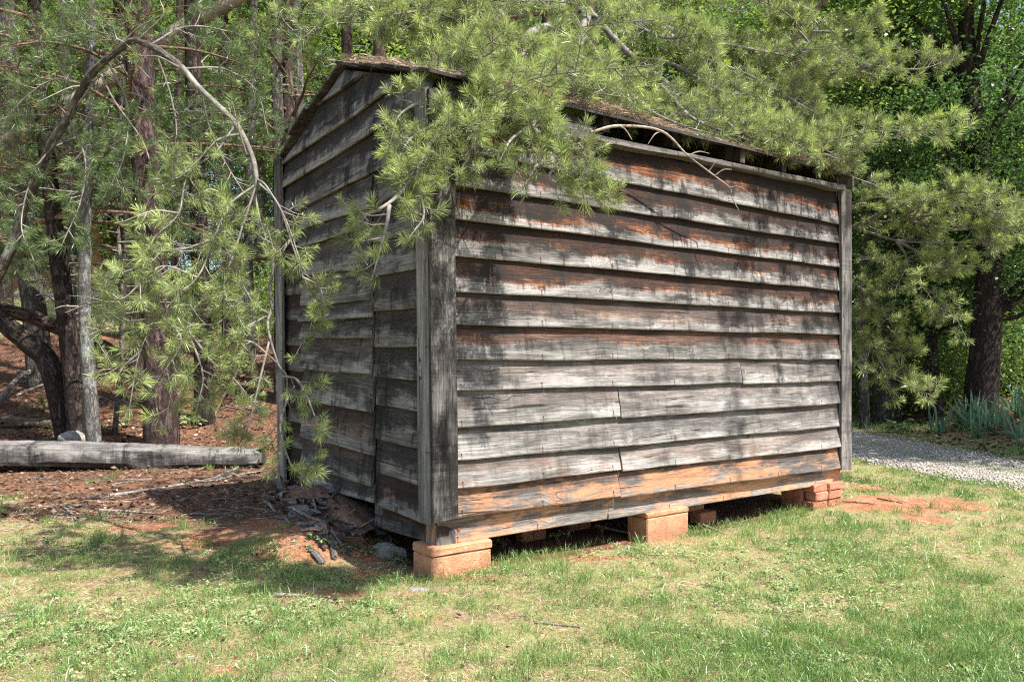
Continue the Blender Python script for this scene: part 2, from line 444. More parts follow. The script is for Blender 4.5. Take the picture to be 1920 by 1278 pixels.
def stone_mat(name, a, b, sc_=14.0, mudy=1.0):
    m, nt = new_mat(name); n = N(nt)
    tc = n.node('ShaderNodeTexCoord').outputs['Object']
    nz = n.noise(tc, sc_, 6.0, .7); sp = n.noise(tc, sc_ * 9, 3.0, .7); big = n.noise(tc, sc_ * .25, 3.0)
    c = n.mix(n.ramp(nz, .3, .7), a, b)
    c = n.mix(n.ramp(sp, .55, .68, 0, .55), c, (a[0] * .4, a[1] * .4, a[2] * .4))
    c = n.mix(n.ramp(big, .45, .7, 0, .5), c, (a[0] * .55, a[1] * .6, a[2] * .6))
    pz = n.node('ShaderNodeSeparateXYZ'); nt.links.new(n.node('ShaderNodeNewGeometry').outputs['Position'], pz.inputs[0])
    mud = n.ramp(n.math('ADD', pz.outputs[2], n.math('MULTIPLY', n.math('SUBTRACT', nz, .5), .16)), .03, .10, .65 * mudy, 0.0)
    c = n.mix(mud, c, (.33, .15, .085))
    st = n.noise(tc, sc_ * .6, 6.0, .75)
    c = n.mix(n.ramp(st, .56, .66, 0, .6), c, (a[0] * .3, a[1] * .32, a[2] * .33))
    n.finish(c, .93, n.bump(n.math('ADD', nz, n.math('MULTIPLY', sp, .6)), 1.0, .012), .15)
    return m
STONE = stone_mat('grey_stone', (.20, .18, .165), (.42, .39, .365), 14, 0.0)
PEBBLE = stone_mat('pale_gravel_stone', (.36, .33, .29), (.66, .62, .56), 30, 0.0)
BLOCK = stone_mat('clay_stained_block', (.46, .215, .115), (.63, .36, .22), 9)
BLOCK_TAN = stone_mat('tan_block', (.40, .215, .12), (.53, .315, .195), 9)
BRICK = stone_mat('red_brick', (.40, .155, .095), (.57, .28, .185), 16)
BRICKCAP = stone_mat('orange_brick', (.50, .20, .10), (.66, .33, .20), 12)
MORTAR = stone_mat('old_mortar', (.30, .24, .19), (.50, .42, .35), 22)
def plain(name, c, rough=.8):
    m, nt = new_mat(name); n = N(nt)
    tc = n.node('ShaderNodeTexCoord').outputs['Object']; nz = n.noise(tc, 18.0, 4.0)
    n.finish(n.mix(n.ramp(nz, .3, .7), (c[0] * .75, c[1] * .75, c[2] * .75), c), rough, n.bump(nz, .2, .004))
    return m
RUST = plain('rusty_nail', (.22, .085, .04))

# ------------------------------------------------------------------ ground sheet and gravel track
def axis(near0, near1, step, far):
    a = np.arange(near0, near1 + 1e-6, step)
    g = []; d = step
    x = near1
    while x < far:
        d *= 1.16; x += d; g.append(x)
    h = []; d = step; x = near0
    while x > -far:
        d *= 1.16; x -= d; h.append(x)
    return np.concatenate([h[::-1], a, g])
gx = axis(-7.5, 9.5, .085, 900); gy = axis(1.6, 16, .085, 900)
GX, GY = np.meshgrid(gx, gy, indexing='ij')
mk_ = masks(GX, GY)
GZ = H(GX, GY) - .012 * mk_['road'] + (mk_['n2'] - .5) * .02 - .02 * mk_['under']
V = np.stack([GX, GY, GZ], -1).reshape(-1, 3)
ii = np.arange(len(gx) * len(gy)).reshape(len(gx), len(gy))
Fq = np.stack([ii[:-1, :-1], ii[1:, :-1], ii[1:, 1:], ii[:-1, 1:]], -1).reshape(-1, 4)
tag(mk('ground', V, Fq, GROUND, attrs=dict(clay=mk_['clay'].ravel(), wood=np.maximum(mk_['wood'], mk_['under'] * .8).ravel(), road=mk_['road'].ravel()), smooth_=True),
    'red clay ground with thin grass and needle litter', kind='structure')

def gz(x, y): return H(x, y)
# gravel track: two wheel lanes with a grassy strip between them
rc = catmull(ROAD, 420)
tg = np.gradient(rc, axis=0); tg /= np.linalg.norm(tg, axis=1)[:, None]; nr = np.stack([-tg[:, 1], tg[:, 0]], 1)
offs = np.linspace(-.92, .92, 15)
pts = rc[:, None, :] + nr[:, None, :] * (offs[None, :, None] * (1 + .07 * (fbm(np.arange(420) * .35, np.zeros(420), 3)[:, None, None] - .5) * 2))
tz = H(pts[..., 0], pts[..., 1]) + .012 - .03 * np.abs(offs)[None, :] ** 6
Vt = np.concatenate([pts, tz[..., None]], -1).reshape(-1, 3)
ii = np.arange(420 * 15).reshape(420, 15)
Ft = np.stack([ii[:-1, :-1], ii[:-1, 1:], ii[1:, 1:], ii[1:, :-1]], -1).reshape(-1, 4)
tag(mk('gravel_track', Vt, Ft, GRAVEL, smooth_=True), 'pale crushed gravel driveway with grassy middle strip', kind='structure')

# ------------------------------------------------------------------ shed
SHED = thing('wooden_shed', 'weathered grey clapboard shed with gable roof raised on blocks', 'shed', (A0[0], A0[1], 0.0))
def W(u, l, z):
    u = np.asarray(u, float); l = np.asarray(l, float); z = np.asarray(z, float)
    u = u - .013 * z * (1 - np.clip(u / LEN, 0, 1))          # the shed leans a little at its near end
    x = A0[0] + u * Rd[0] + l * Ld[0]; y = A0[1] + u * Rd[1] + l * Ld[1]
    return np.stack(np.broadcast_arrays(x, y, z), -1)
def front_u(px, l=0.0):
    k = (px - 960) / F
    return (k * (A0[1] + Ld[1] * l) - A0[0] - Ld[0] * l) / (Rd[0] - Rd[1] * k)
def left_l(px, u=0.0):
    k = (px - 960) / F
    return (k * (A0[1] + Rd[1] * u) - A0[0] - Rd[0] * u) / (Ld[0] - Ld[1] * k)
def front_pt(px, py, l=-.035):
    u = front_u(px, l); Y = A0[1] + u * Rd[1] + l * Ld[1]
    z = CAMZ + (HOR - py) * Y / F
    return u + .013 * z * (1 - np.clip(u / LEN, 0, 1)), z
def left_pt(px, py, u=-.035):
    l = left_l(px, u); Y = A0[1] + u * Rd[1] + l * Ld[1]
    return l, CAMZ + (HOR - py) * Y / F
def line(p, q):
    m = (q[1] - p[1]) / (q[0] - p[0])
    return lambda s: p[1] + m * (np.asarray(s) - p[0])

def board(place, s0, s1, zb, zt, zlap, name='clapboard', lip=.042, top=.016, thick=.02, seed=0, wob=.007, mat=WOOD, parent=SHED,
          warm=.6, dark=.6, clay=0.0, tone=1.0, cup=.004, twist=0.0, n=None, seam=0):
    """one siding board. place(s, out, z) -> world; out is outward from the wall plane."""
    n = n or max(6, int(abs(s1 - s0) / .11))
    s = np.linspace(s0, s1, n + 1)
    k = np.linspace(0, 1, n + 1)
    nb = (fbm(s * 2.3 + seed * 7.7, np.full_like(s, seed * 3.1), 3) - .5)
    no = (fbm(s * 1.1 + seed * 5.1 + 40, np.full_like(s, seed * 1.7), 2) - .5)
    b = zb(s) + nb * wob * 2.4; t = zt(s); lp = zlap(s)
    t = np.maximum(t, b + .004)
    o_b = lip + no * .030 + twist * (k - .5); o_t = top + no * .003
    rows = [0.0, .03, .25, .5, .75, 1.0]
    jag0 = (np.random.default_rng(seed + 900).random(len(rows)) - .5) * .012; jag1 = (np.random.default_rng(seed + 901).random(len(rows)) - .5) * .012
    ring = []; VV = []; UVv = []; vv = []
    for r_i, r in enumerate(rows):                     # outer face
        z = b + (t - b) * r
        o = o_b + (o_t - o_b) * r + cup * math.sin(r * math.pi) * 1.0
        if r_i == 0: o = o - .004
        ss = s.copy(); ss[0] += jag0[r_i]; ss[-1] += jag1[r_i]
        VV.append(place(ss, o, z)); UVv.append(np.stack([s, z - b + .001], -1)); vv.append((z - b) / np.maximum(lp - b, .02))
    for r_i, r in ((5, 1.0), (0, 0.0)):                # inner face
        z = b + (t - b) * r
        o = o_b + (o_t - o_b) * r - thick
        ss = s.copy(); ss[0] += jag0[r_i]; ss[-1] += jag1[r_i]
        VV.append(place(ss, o, z)); UVv.append(np.stack([s, z - b + .4 + thick], -1)); vv.append((z - b) / np.maximum(lp - b, .02))
    m = len(VV); c = n + 1
    VV = np.concatenate(VV); UVv = np.concatenate(UVv); vv = np.concatenate(vv)
    Fc = []
    for r in range(m):
        q = (r + 1) % m
        a = np.arange(n)
        Fc.append(np.stack([r * c + a, r * c + a + 1, q * c + a + 1, q * c + a], -1))
    Fc = np.concatenate(Fc).tolist()
    # end caps
    for e in (0, n):
        Fc.append([r * c + e for r in range(m)] if e else [r * c + e for r in range(m)][::-1])
    o = mk(name, VV, Fc, mat, parent, uv=UVv, attrs=dict(v=vv))
    o['warm'] = float(warm); o['dark'] = float(dark); o['clay'] = float(clay); o['tone'] = float(tone)
    return o

def place_front(s, o, z): return W(s, -np.asarray(o), z)
def place_left(s, o, z): return W(-np.asarray(o), s, z)
def place_back(s, o, z): return W(s, WID + np.asarray(o), z)
def place_right(s, o, z): return W(LEN + np.asarray(o), s, z)

# front wall: lip pixel rows at two columns, measured on the photograph (lowest first)
FE = [((853, 970), (1565, 875.5)), ((852, 915), (1565, 836)), ((850, 863), (1565, 799)), ((849, 802), (1565, 754)), ((847, 733), (1562, 712.6)),
      ((846, 675), (1565, 673)), ((846, 609), (1565, 627)), ((844, 546.5), (1565, 587)), ((844, 479), (1562, 544)), ((844, 411), (1562, 499.5)),
      ((844, 347), (1562, 456)), ((844, 280), (1562, 419))]
FL = [line(front_pt(*a), front_pt(*b)) for a, b in FE]
sillb = line(front_pt(823, 1023, 0.0), front_pt(1562, 905.7, 0.0))
rail = line((1.11, 2.605), (3.86, 2.645))
FL.append(lambda s: rail(s) + .0)
jt = lambda px: float(front_u(px, -.035)) + .012
FPAR = {0: dict(clay=1.0, warm=.5, dark=.25, tone=1.05), 1: dict(warm=.12, dark=.4, tone=1.6, clay=.12), 2: dict(warm=.10, dark=.4, tone=1.6), 3: dict(warm=.2, dark=.35, tone=1.6),
        4: dict(warm=.2, dark=.45, tone=1.5), 5: dict(warm=.8, dark=.6, tone=1.4), 6: dict(warm=.5, dark=.65, tone=1.3), 7: dict(warm=.95, dark=.85, tone=1.35), 8: dict(warm=1.0, dark=.95, tone=1.35), 9: dict(warm=1.0, dark=1.0, tone=1.35),
        10: dict(warm=.9, dark=.95, tone=1.2), 11: dict(warm=1.0, dark=1.0, tone=1.25)}
JOINT = {0: 1157, 1: 1160, 3: 1158, 4: 1387}
sd_ = 0
for i in range(12):
    zb = FL[i]; lap = FL[i + 1]
    zt = (lambda f: (lambda s: f(s) + .035))(lap)
    if i == 11: zt = (lambda s: rail(s) - .004)
    segs = [(.015, LEN - .09)] if i not in JOINT else [(.015, jt(JOINT[i]) - .006), (jt(JOINT[i]) + .004, LEN - .09)]
    if i == 0: segs[-1] = (segs[-1][0], LEN - .10)
    for j, (a, b) in enumerate(segs):
        sd_ += 1
        zb2 = zb if j == 0 else (lambda f: (lambda s: f(s) - .007))(zb)
        board(place_front, a, b, zb2, zt, lap, seed=sd_, lip=.062 + (.006 if j else 0), **FPAR[i])
# sill beam, front, two lengths
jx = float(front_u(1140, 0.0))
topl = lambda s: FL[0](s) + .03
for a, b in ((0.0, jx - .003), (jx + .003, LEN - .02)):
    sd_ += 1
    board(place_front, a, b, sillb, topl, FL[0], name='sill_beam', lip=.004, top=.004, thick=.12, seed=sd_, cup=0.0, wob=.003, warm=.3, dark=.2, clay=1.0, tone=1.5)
# rail under the eave
sd_ += 1
board(place_front, .16, LEN - .10, lambda s: rail(s), lambda s: rail(s) + .036, lambda s: rail(s) + .036, name='eave_rail', lip=.100, top=.095, thick=.10, seed=sd_, wob=.012, warm=.1, dark=.5, tone=.95)
# decayed frieze board closing the near part of the eave
ue = float(front_u(1112, -.02))
board(place_front, .05, ue, lambda s: rail(s) + .05, lambda s: 2.765 + 0 * s - .06 * smooth(ue - .22, ue, s), lambda s: 2.78 + 0 * s, name='frieze_board', lip=.045, top=.04, seed=77, warm=.2, dark=.8, tone=.95)

# corner boards (each butts past the siding ends)
def plank(place, c0, c1, z0, z1, out0, out1, name, seed, lean=0.0, n=14, **kw):
    """upright board: c0..c1 along the wall, out0..out1 outward"""
    z = np.linspace(z0, z1, n + 1); nz = (fbm(z * 1.2 + seed, np.full_like(z, seed * 2.0), 3) - .5) * .012
    VV = []; UVv = []; vv = []
    rr = np.random.default_rng(seed)
    jag = (rr.random(6) - .5) * .018
    cs = [(c0, out1 - .003), (c0 + (c1 - c0) * .03, out1), (c0 + (c1 - c0) * .97, out1), (c1, out1 - .003), (c1, out0), (c0, out0)]
    across = [0, .01, abs(c1 - c0), abs(c1 - c0) + .004, abs(c1 - c0) + .05, abs(c1 - c0) * 2 + .05]
    for q, (c, o) in enumerate(cs):
        zz = z.copy(); zz[0] += jag[q]
        VV.append(place(c + nz + lean * (z - z0), o + nz * .4, zz)); UVv.append(np.stack([z, np.full_like(z, across[q])], -1)); vv.append(np.full_like(z, kw.get('vv', .2)) + .3 * smooth(z1 - .9, z1, z))
    m = len(cs); cN = n + 1
    Fc = []
    for r in range(m):
        q = (r + 1) % m
        for a in range(n): Fc.append([r * cN + a, q * cN + a, q * cN + a + 1, r * cN + a + 1])
    Fc.append([r * cN for r in range(m)][::-1]); Fc.append([r * cN + n for r in range(m)])
    o = mk(name, np.concatenate(VV), Fc, WOOD, SHED, uv=np.concatenate(UVv), attrs=dict(v=np.concatenate(vv)))
    pr = dict(warm=.2, dark=.5, clay=0.0, tone=1.0); pr.update(kw)
    for k_, v in pr.items(): o[k_] = float(v)
    return o
plank(place_front, -.066, .098, .335, 2.70, .052, .078, 'corner_board', 3, warm=.12, dark=.85, tone=1.0, vv=.42)
plank(place_left, -.050, .075, .315, 2.71, .048, .074, 'corner_board', 4, warm=.0, dark=.12, tone=1.3)
plank(place_front, LEN - .115, LEN + .035, .30, 2.64, .050, .078, 'corner_board', 5, warm=.15, dark=.5, tone=1.1)
plank(place_right, -.045, .07, .30, 2.62, .010, .035, 'corner_board', 6)
plank(place_left, WID - .09, WID + .04, .2, 2.78, .045, .07, 'corner_board', 7, dark=.5, tone=1.4)
plank(place_back, -.03, .09, .2, 2.7, .03, .055, 'corner_board', 8)
plank(place_back, LEN - .1, LEN + .03, .2, 2.7, .03, .055, 'corner_board', 9)
plank(place_right, WID - .08, WID + .03, .2, 2.7, .03, .055, 'corner_board', 10)

# left wall, near section
S1 = [((711, 948), (780, 972)), ((707, 884), (780, 905)), ((708, 822), (780, 838)), ((704, 757), (778, 769)), ((704, 706), (776, 711)), ((699, 651), (774, 651)),
      ((698, 584), (772, 579)), ((703, 520), (771, 509)), ((703, 458), (771, 436)), ((700, 392), (765, 357))]
S1L = [line(left_pt(*a), left_pt(*b)) for a, b in S1]
GB = [line(left_pt(565.5, 397), left_pt(682, 338)), line(left_pt(546, 350), left_pt(720, 243)), line(left_pt(542, 308), left_pt(766, 156)), line(left_pt(589, 211), left_pt(707, 133))]
lj = float(left_l(703, -.04))
RIDGE_L, RIDGE_Z, EAVE_Z = 1.12, 3.20, 2.80
def roof_under(l):
    l = np.asarray(l, float)
    f = RIDGE_Z - (RIDGE_L - l) * (RIDGE_Z - EAVE_Z) / (RIDGE_L + .09)
    b = RIDGE_Z - (l - RIDGE_L) * (RIDGE_Z - EAVE_Z) / (WID + .02 - RIDGE_L)
    return np.minimum(f, b) - .045
for i in range(len(S1L)):
    zb = S1L[i]
    lap = S1L[i + 1] if i + 1 < len(S1L) else GB[0]
    zt = (lambda f: (lambda s: f(s) + .03))(lap)
    sd_ += 1
    board(place_left, .005, lj - .024, zb, zt, lap, seed=sd_, lip=.045, twist=-.012, warm=.12 if i else .7, dark=.9, tone=1.35, n=8)
sd_ += 1
sl_b = line(left_pt(705, 985, 0), left_pt(818, 1023, 0))
board(place_left, -.004, lj + .05, sl_b, lambda s: S1L[0](s) + .03, S1L[0], name='sill_beam', lip=.004, top=.004, thick=.12, seed=sd_, cup=0, warm=.7, dark=.6, tone=.9, n=8)
# middle section (an old doorway boarded over) stands a little proud
S2 = [((617, 915), (706, 943)), ((617, 886), (703, 913)), ((617, 830), (706, 853)), ((571, 751), (702, 771)), ((582, 694), (700, 701)), ((595, 634), (698, 634)),
      ((600, 602), (697, 595)), ((580, 573), (698, 562)), ((576, 517), (686, 503)), ((570, 467), (690, 427)), ((568, 433), (690, 395))]
S2L = [line(left_pt(*a), left_pt(*b)) for a, b in S2]
lf = float(left_l(567, -.05))
for i in range(len(S2L)):
    zb = S2L[i]
    lap = S2L[i + 1] if i + 1 < len(S2L) else GB[0]
    zt = (lambda f: (lambda s: f(s) + .025))(lap)
    sd_ += 1
    e0 = lj + .014 + random.uniform(-.014, .014)
    board(place_left, e0, lf + random.uniform(-.02, .02), zb, zt, lap, seed=sd_, lip=.055, twist=.01, warm=.1 if i > 2 else .45, dark=.75, tone=1.5, n=12)
# far strip
for i in range(13):
    z0 = .16 + i * .195
    zb = (lambda a: (lambda s: a + 0 * s + .02 * s))(z0 - .04)
    lap = (lambda a: (lambda s: a + 0 * s + .02 * s))(z0 + .155)
    zt = (lambda f: (lambda s: f(s) + .02))(lap)
    sd_ += 1
    board(place_left, lf - .06, WID - .03, zb, zt, lap, seed=sd_, lip=.018, top=.004, dark=.8, tone=.85, n=6)
# door stud behind the vertical gap
plank(place_left, lj - .04, lj + .06, .25, 2.6, -.02, .012, 'door_stud', 21, dark=.9, tone=.7)
# gable boards, clipped by the roof slope
tops = GB[1:] + [lambda s: 5 + 0 * s]
for i, zb in enumerate(GB):
    ls = np.linspace(-.02, WID + .02, 400)
    ok = (roof_under(ls) - zb(ls)) > .012
    a, b = ls[ok][0], ls[ok][-1]
    zt = (lambda f: (lambda s: np.minimum(f(s) + .03, roof_under(s))))(tops[i])
    sd_ += 1
    board(place_left, a, b, zb, zt, tops[i] if i < 3 else (lambda s: zb(s) + .25), seed=sd_, lip=.05, top=.012, warm=.15, dark=.95, tone=1.3, n=24)

# back wall and far end wall
for i in range(14):
    z0 = .2 + i * .18
    zb = (lambda a: (lambda s: a + 0 * s))(z0); lap = (lambda a: (lambda s: a + 0 * s))(z0 + .18)
    zt = (lambda a: (lambda s: a + 0 * s))(min(z0 + .21, 2.72))
    sd_ += 1; board(place_back, .02, LEN - .02, zb, zt, lap, seed=sd_, lip=.028, top=.004, n=8)
for i in range(16):
    z0 = .2 + i * .18
    zb = (lambda a: (lambda s: a + 0 * s))(z0); lap = (lambda a: (lambda s: a + 0 * s))(z0 + .18)
    ls = np.linspace(.02, WID - .02, 200); ok = roof_under(ls) - z0 > .02
    if not ok.any(): continue
    zt = (lambda a: (lambda s: np.minimum(a, roof_under(s))))(z0 + .21)
    sd_ += 1; board(place_right, ls[ok][0], ls[ok][-1], zb, zt, lap, seed=sd_, lip=.006, top=-.02, n=10)
# floor and roof structure
def box(name, pts8, mat, parent, **kw):
    V = np.asarray(pts8); Fc = [[0, 3, 2, 1], [4, 5, 6, 7], [0, 1, 5, 4], [1, 2, 6, 5], [2, 3, 7, 6], [3, 0, 4, 7]]
    c = V.mean(0); uv = np.stack([(V - V[0]) @ ((V[1] - V[0]) / np.linalg.norm(V[1] - V[0])), (V - V[0]) @ ((V[3] - V[0]) / np.linalg.norm(V[3] - V[0]))], -1)
    o = mk(name, V, Fc, mat, parent, uv=uv, attrs=dict(v=np.full(8, .4)))
    pr = dict(warm=.2, dark=.5, clay=0.0, tone=1.0); pr.update(kw)
    for k_, v in pr.items(): o[k_] = float(v)
    return o
def sbox(name, u0, u1, l0, l1, z0, z1, **kw):
    return box(name, [W(u0, l0, z0), W(u1, l0, z0), W(u1, l1, z0), W(u0, l1, z0), W(u0, l0, z1), W(u1, l0, z1), W(u1, l1, z1), W(u0, l1, z1)], WOOD, SHED, **kw)
for i in range(12):
    a = .14 + i * (WID - .28) / 12
    sbox('floor_plank', .03, LEN - .04, a, a + (WID - .28) / 12 - .006, .36, .385, tone=.7)
for i in range(7):
    u = .15 + i * (LEN - .4) / 6
    sbox('floor_joist', u, u + .06, .13, WID - .13, .215, .355, tone=.7)
sbox('sill_beam', .02, LEN - .04, WID - .12, WID - .003, .19, .34, tone=.7)
sbox('sill_beam', LEN - .13, LEN - .022, .13, WID - .125, .19, .34, tone=.7)
rfz = lambda l: min(RIDGE_Z - (RIDGE_L - l) * (RIDGE_Z - EAVE_Z) / (RIDGE_L + .09), RIDGE_Z - (l - RIDGE_L) * (RIDGE_Z - EAVE_Z) / (WID + .02 - RIDGE_L))
for i, u in enumerate((.12, .70, 1.30, 1.98, 2.62, 3.12, 3.66)):
    for s_ in (0, 1):
        le = (-.03, .0, -.01, .02, -.055, -.06, -.02)[i] if s_ == 0 else WID + .0
        w_ = .028; d = .10
        lr = RIDGE_L - .004 if s_ == 0 else RIDGE_L + .004
        pts = []
        for dz in (-.022 - d, -.024):
            pts += [W(u - w_, le, rfz(le) + dz), W(u + w_, le, rfz(le) + dz), W(u + w_, lr, rfz(lr) + dz), W(u - w_, lr, rfz(lr) + dz)]
        box('rafter', pts, WOOD, SHED, tone=.6, warm=.7, dark=.8)
# roof planks, laid along the eave
for s_ in (0, 1):
    le = -.10 if s_ == 0 else WID + .02
    n_ = 7
    for i in range(n_):
        a = le + (RIDGE_L - le) * i / n_; b = le + (RIDGE_L - le) * (i + 1) / n_
        g = .004 * (1 if b > a else -1)
        us = np.linspace(-.065 + random.uniform(-.035, .02), LEN + .06 + random.uniform(-.02, .02), 22)
        wz = (fbm(us * 1.5 + i * 9, np.full_like(us, i + 20 * s_), 3) - .5) * .016
        ej = (fbm(us * 5 + i * 4, np.full_like(us, 3 + i), 3) - .5) * (.02 if i == 0 else .004)
        za, zb_ = rfz(a) , rfz(b)
        rows = [W(us, a + g + ej * (1 if s_ == 0 else -1), za + wz - .020), W(us, b - g, zb_ + wz - .020), W(us, b - g, zb_ + wz), W(us, a + g + ej * (1 if s_ == 0 else -1), za + wz)]
        VV = np.concatenate(rows); m_ = len(us)
        Fc = []
        for r in range(4):
            q = (r + 1) % 4
            for k_ in range(m_ - 1): Fc.append([r * m_ + k_, r * m_ + k_ + 1, q * m_ + k_ + 1, q * m_ + k_])
        Fc.append([0, m_, 2 * m_, 3 * m_]); Fc.append([m_ - 1 + r * m_ for r in (3, 2, 1, 0)])
        uvs = np.concatenate([np.stack([us, np.full_like(us, c_)], -1) for c_ in (0, abs(b - a), abs(b - a) + .02, 2 * abs(b - a))])
        o = mk('roof_plank', VV, Fc, WOOD, SHED, uv=uvs, attrs=dict(v=np.full(len(VV), .5)))
        o['warm'] = .35; o['dark'] = .7; o['clay'] = 0.0; o['tone'] = .85
# short rake trim at the far end of the eave
box('rake_board', [W(LEN + .03, -.085, 2.66), W(LEN + .055, -.085, 2.66), W(LEN + .055, .35, 2.80), W(LEN + .03, .35, 2.80), W(LEN + .03, -.085, 2.775), W(LEN + .055, -.085, 2.775), W(LEN + .055, .35, 2.905), W(LEN + .03, .35, 2.905)], WOOD, SHED, tone=1.1, dark=.2)

# nail heads on the front siding
def lathe_nail(u, z, out):
    k_ = 8; c = W(u, -out, z); VV = []
    for r, o in ((.006, 0), (.005, .004)):
        for a in range(k_): VV.append(c + r * (math.cos(a * 2 * math.pi / k_) * np.array([Rd[0], Rd[1], 0]) + math.sin(a * 2 * math.pi / k_) * np.array([0, 0, 1])) - o * np.array([Ld[0], Ld[1], 0]))
    Fc = [[a, (a + 1) % k_, k_ + (a + 1) % k_, k_ + a] for a in range(k_)] + [list(range(k_, 2 * k_))]
    return np.array(VV), Fc
u_, z_ = front_pt(859, 991, 0.0)
VV, Fc = lathe_nail(u_, z_, .004)
mk('spike_head', (VV - VV.mean(0)) * 2.2 + VV.mean(0), Fc, RUST, SHED)

# ------------------------------------------------------------------ foundation blocks
def bevel_block(u0, u1, l0, l1, z0, z1, b=.008, seed=0, sub=3):
    """box with softened, slightly chipped edges"""
    rr = np.random.default_rng(seed)
    xs = np.array([u0, u0 + b] + list(np.linspace(u0 + b, u1 - b, sub + 1)[1:-1]) + [u1 - b, u1])
    ys = np.array([l0, l0 + b] + list(np.linspace(l0 + b, l1 - b, sub)[1:-1]) + [l1 - b, l1])
    zs = np.array([z0, z0 + b] + list(np.linspace(z0 + b, z1 - b, sub)[1:-1]) + [z1 - b, z1])
    idx = {}; VV = []
    def vid(i, j, k):
        key = (i, j, k)
        if key not in idx:
            x, y, z = xs[i], ys[j], zs[k]
            ex = (i in (0, len(xs) - 1)) + (j in (0, len(ys) - 1)) + (k in (0, len(zs) - 1))
            if ex >= 2:
                pull = b * (.55 if ex == 2 else .7) * rr.uniform(.7, 1.5)
                if i == 0: x += pull
                if i == len(xs) - 1: x -= pull
                if j == 0: y += pull
                if j == len(ys) - 1: y -= pull
                if k == 0: z += pull
                if k == len(zs) - 1: z -= pull
            VV.append((x + rr.normal(0, .0012), y + rr.normal(0, .0012), z + rr.normal(0, .0012))); idx[key] = len(VV) - 1
        return idx[key]
    Fc = []
    nx, ny, nz = len(xs) - 1, len(ys) - 1, len(zs) - 1
    for i in range(nx):
        for j in range(ny):
            Fc.append([vid(i, j, 0), vid(i, j + 1, 0), vid(i + 1, j + 1, 0), vid(i + 1, j, 0)])
            Fc.append([vid(i, j, nz), vid(i + 1, j, nz), vid(i + 1, j + 1, nz), vid(i, j + 1, nz)])
        for k in range(nz):
            Fc.append([vid(i, 0, k), vid(i + 1, 0, k), vid(i + 1, 0, k + 1), vid(i, 0, k + 1)])
            Fc.append([vid(i, ny, k), vid(i, ny, k + 1), vid(i + 1, ny, k + 1), vid(i + 1, ny, k)])
    for j in range(ny):
        for k in range(nz):
            Fc.append([vid(0, j, k), vid(0, j, k + 1), vid(0, j + 1, k + 1), vid(0, j + 1, k)])
            Fc.append([vid(nx, j, k), vid(nx, j + 1, k), vid(nx, j + 1, k + 1), vid(nx, j, k + 1)])
    return np.array(VV), Fc
def Wb(V):   # shed-frame block to world without the lean
    return np.stack([A0[0] + V[:, 0] * Rd[0] + V[:, 1] * Ld[0], A0[1] + V[:, 0] * Rd[1] + V[:, 1] * Ld[1], V[:, 2]], -1)
def pier(label, group, parts, loc_uv):
    c = Wb(np.array([[loc_uv[0], loc_uv[1], 0]]))[0]
    t = thing('block_pier', label, 'block', (c[0], c[1], 0), group)
    for nm, (a, b, c0, d, e, f), mt, sd in parts:
        VV, Fc = bevel_block(a, b, c0, d, e, f, .006 if 'brick' in nm else .008, sd)
        mk(nm, Wb(VV), Fc, mt, t, smooth_=False)
    return t
uA, uB = float(front_u(808, -.03)), float(front_u(919, -.03))
pier('orange clay stained concrete block under the corner boards with thick top slab', None,
     [('block', (uA, uB, -.045, .17, -.05, .132), BLOCK, 1), ('cap_slab', (uA - .004, uB + .004, -.05, .175, .134, .184), BLOCK, 2)], (uA, 0))
u1, u2 = float(front_u(1212, -.02)), float(front_u(1289, -.02))
pier('tan concrete block with orange slab on top under the middle of the sill', None,
     [('block', (u1, u2, -.03, .165, -.05, .148), BLOCK_TAN, 3), ('cap_slab', (u1 - .002, u2 + .003, -.033, .17, .150, .187), BRICKCAP, 4)], (u1, 0))
# brick pier under the far front corner: dry stacked bricks
pt = thing('brick_pier', 'stack of red bricks under the far end of the front sill', 'brick pier', (*Wb(np.array([[LEN - .2, 0, 0]]))[0][:2], 0))
c0 = LEN - .45
for k_, (a, b, z0, z1, l0, l1) in enumerate([(0, .20, -.02, .062, -.03, .07), (.205, .40, -.02, .062, -.035, .065), (.02, .195, .066, .135, -.04, .06), (.20, .395, .066, .135, -.045, .06), (.0, .19, .139, .20, -.035, .065), (.195, .40, .139, .20, -.05, .05),
                                       (.0, .4, -.02, .19, .08, .28)]):
    VV, Fc = bevel_block(c0 + a, c0 + b, l0, l1, z0, z1, .006, 30 + k_)
    mk('brick', Wb(VV), Fc, BRICK, pt)
# bricks seen in the gap under the sill
def loose(name, label, cat, box6, mt, seed, group=None, rot=0.0):
    VV, Fc = bevel_block(*box6, .006, seed)
    Vw = Wb(VV); c = Vw.mean(0); c[2] = Vw[:, 2].min()
    if rot:
        q = Vw - c; cs, sn = math.cos(rot), math.sin(rot); Vw = np.stack([q[:, 0] * cs - q[:, 1] * sn, q[:, 0] * sn + q[:, 1] * cs, q[:, 2]], -1) + c
    o = mk(name, Vw, Fc, mt, None, tuple(c)); return tag(o, label, cat, group)
ua = front_u(975, .5)
loose('brick', 'red brick standing on end in the dark gap behind the corner block', 'brick', (ua + .02, ua + .12, .5, .58, -.05, .17), BRICK, 51, 'bricks on end under the shed')
loose('brick', 'red brick standing on end in the dark gap behind the corner block', 'brick', (ua + .125, ua + .23, .5, .58, -.05, .165), BRICK, 52, 'bricks on end under the shed')
ub = front_u(1070, .6)
loose('brick', 'dark red brick lying under the sill between the corner block and the middle block', 'brick', (ub, ub + .2, .6, .7, -.03, .19), BRICK, 53)
uc = front_u(1300, .25)
loose('brick', 'orange brick lying flat in the shade beside the tan middle block', 'brick', (uc + .03, uc + .24, .22, .32, -.03, .055), BRICKCAP, 54, None, .1)
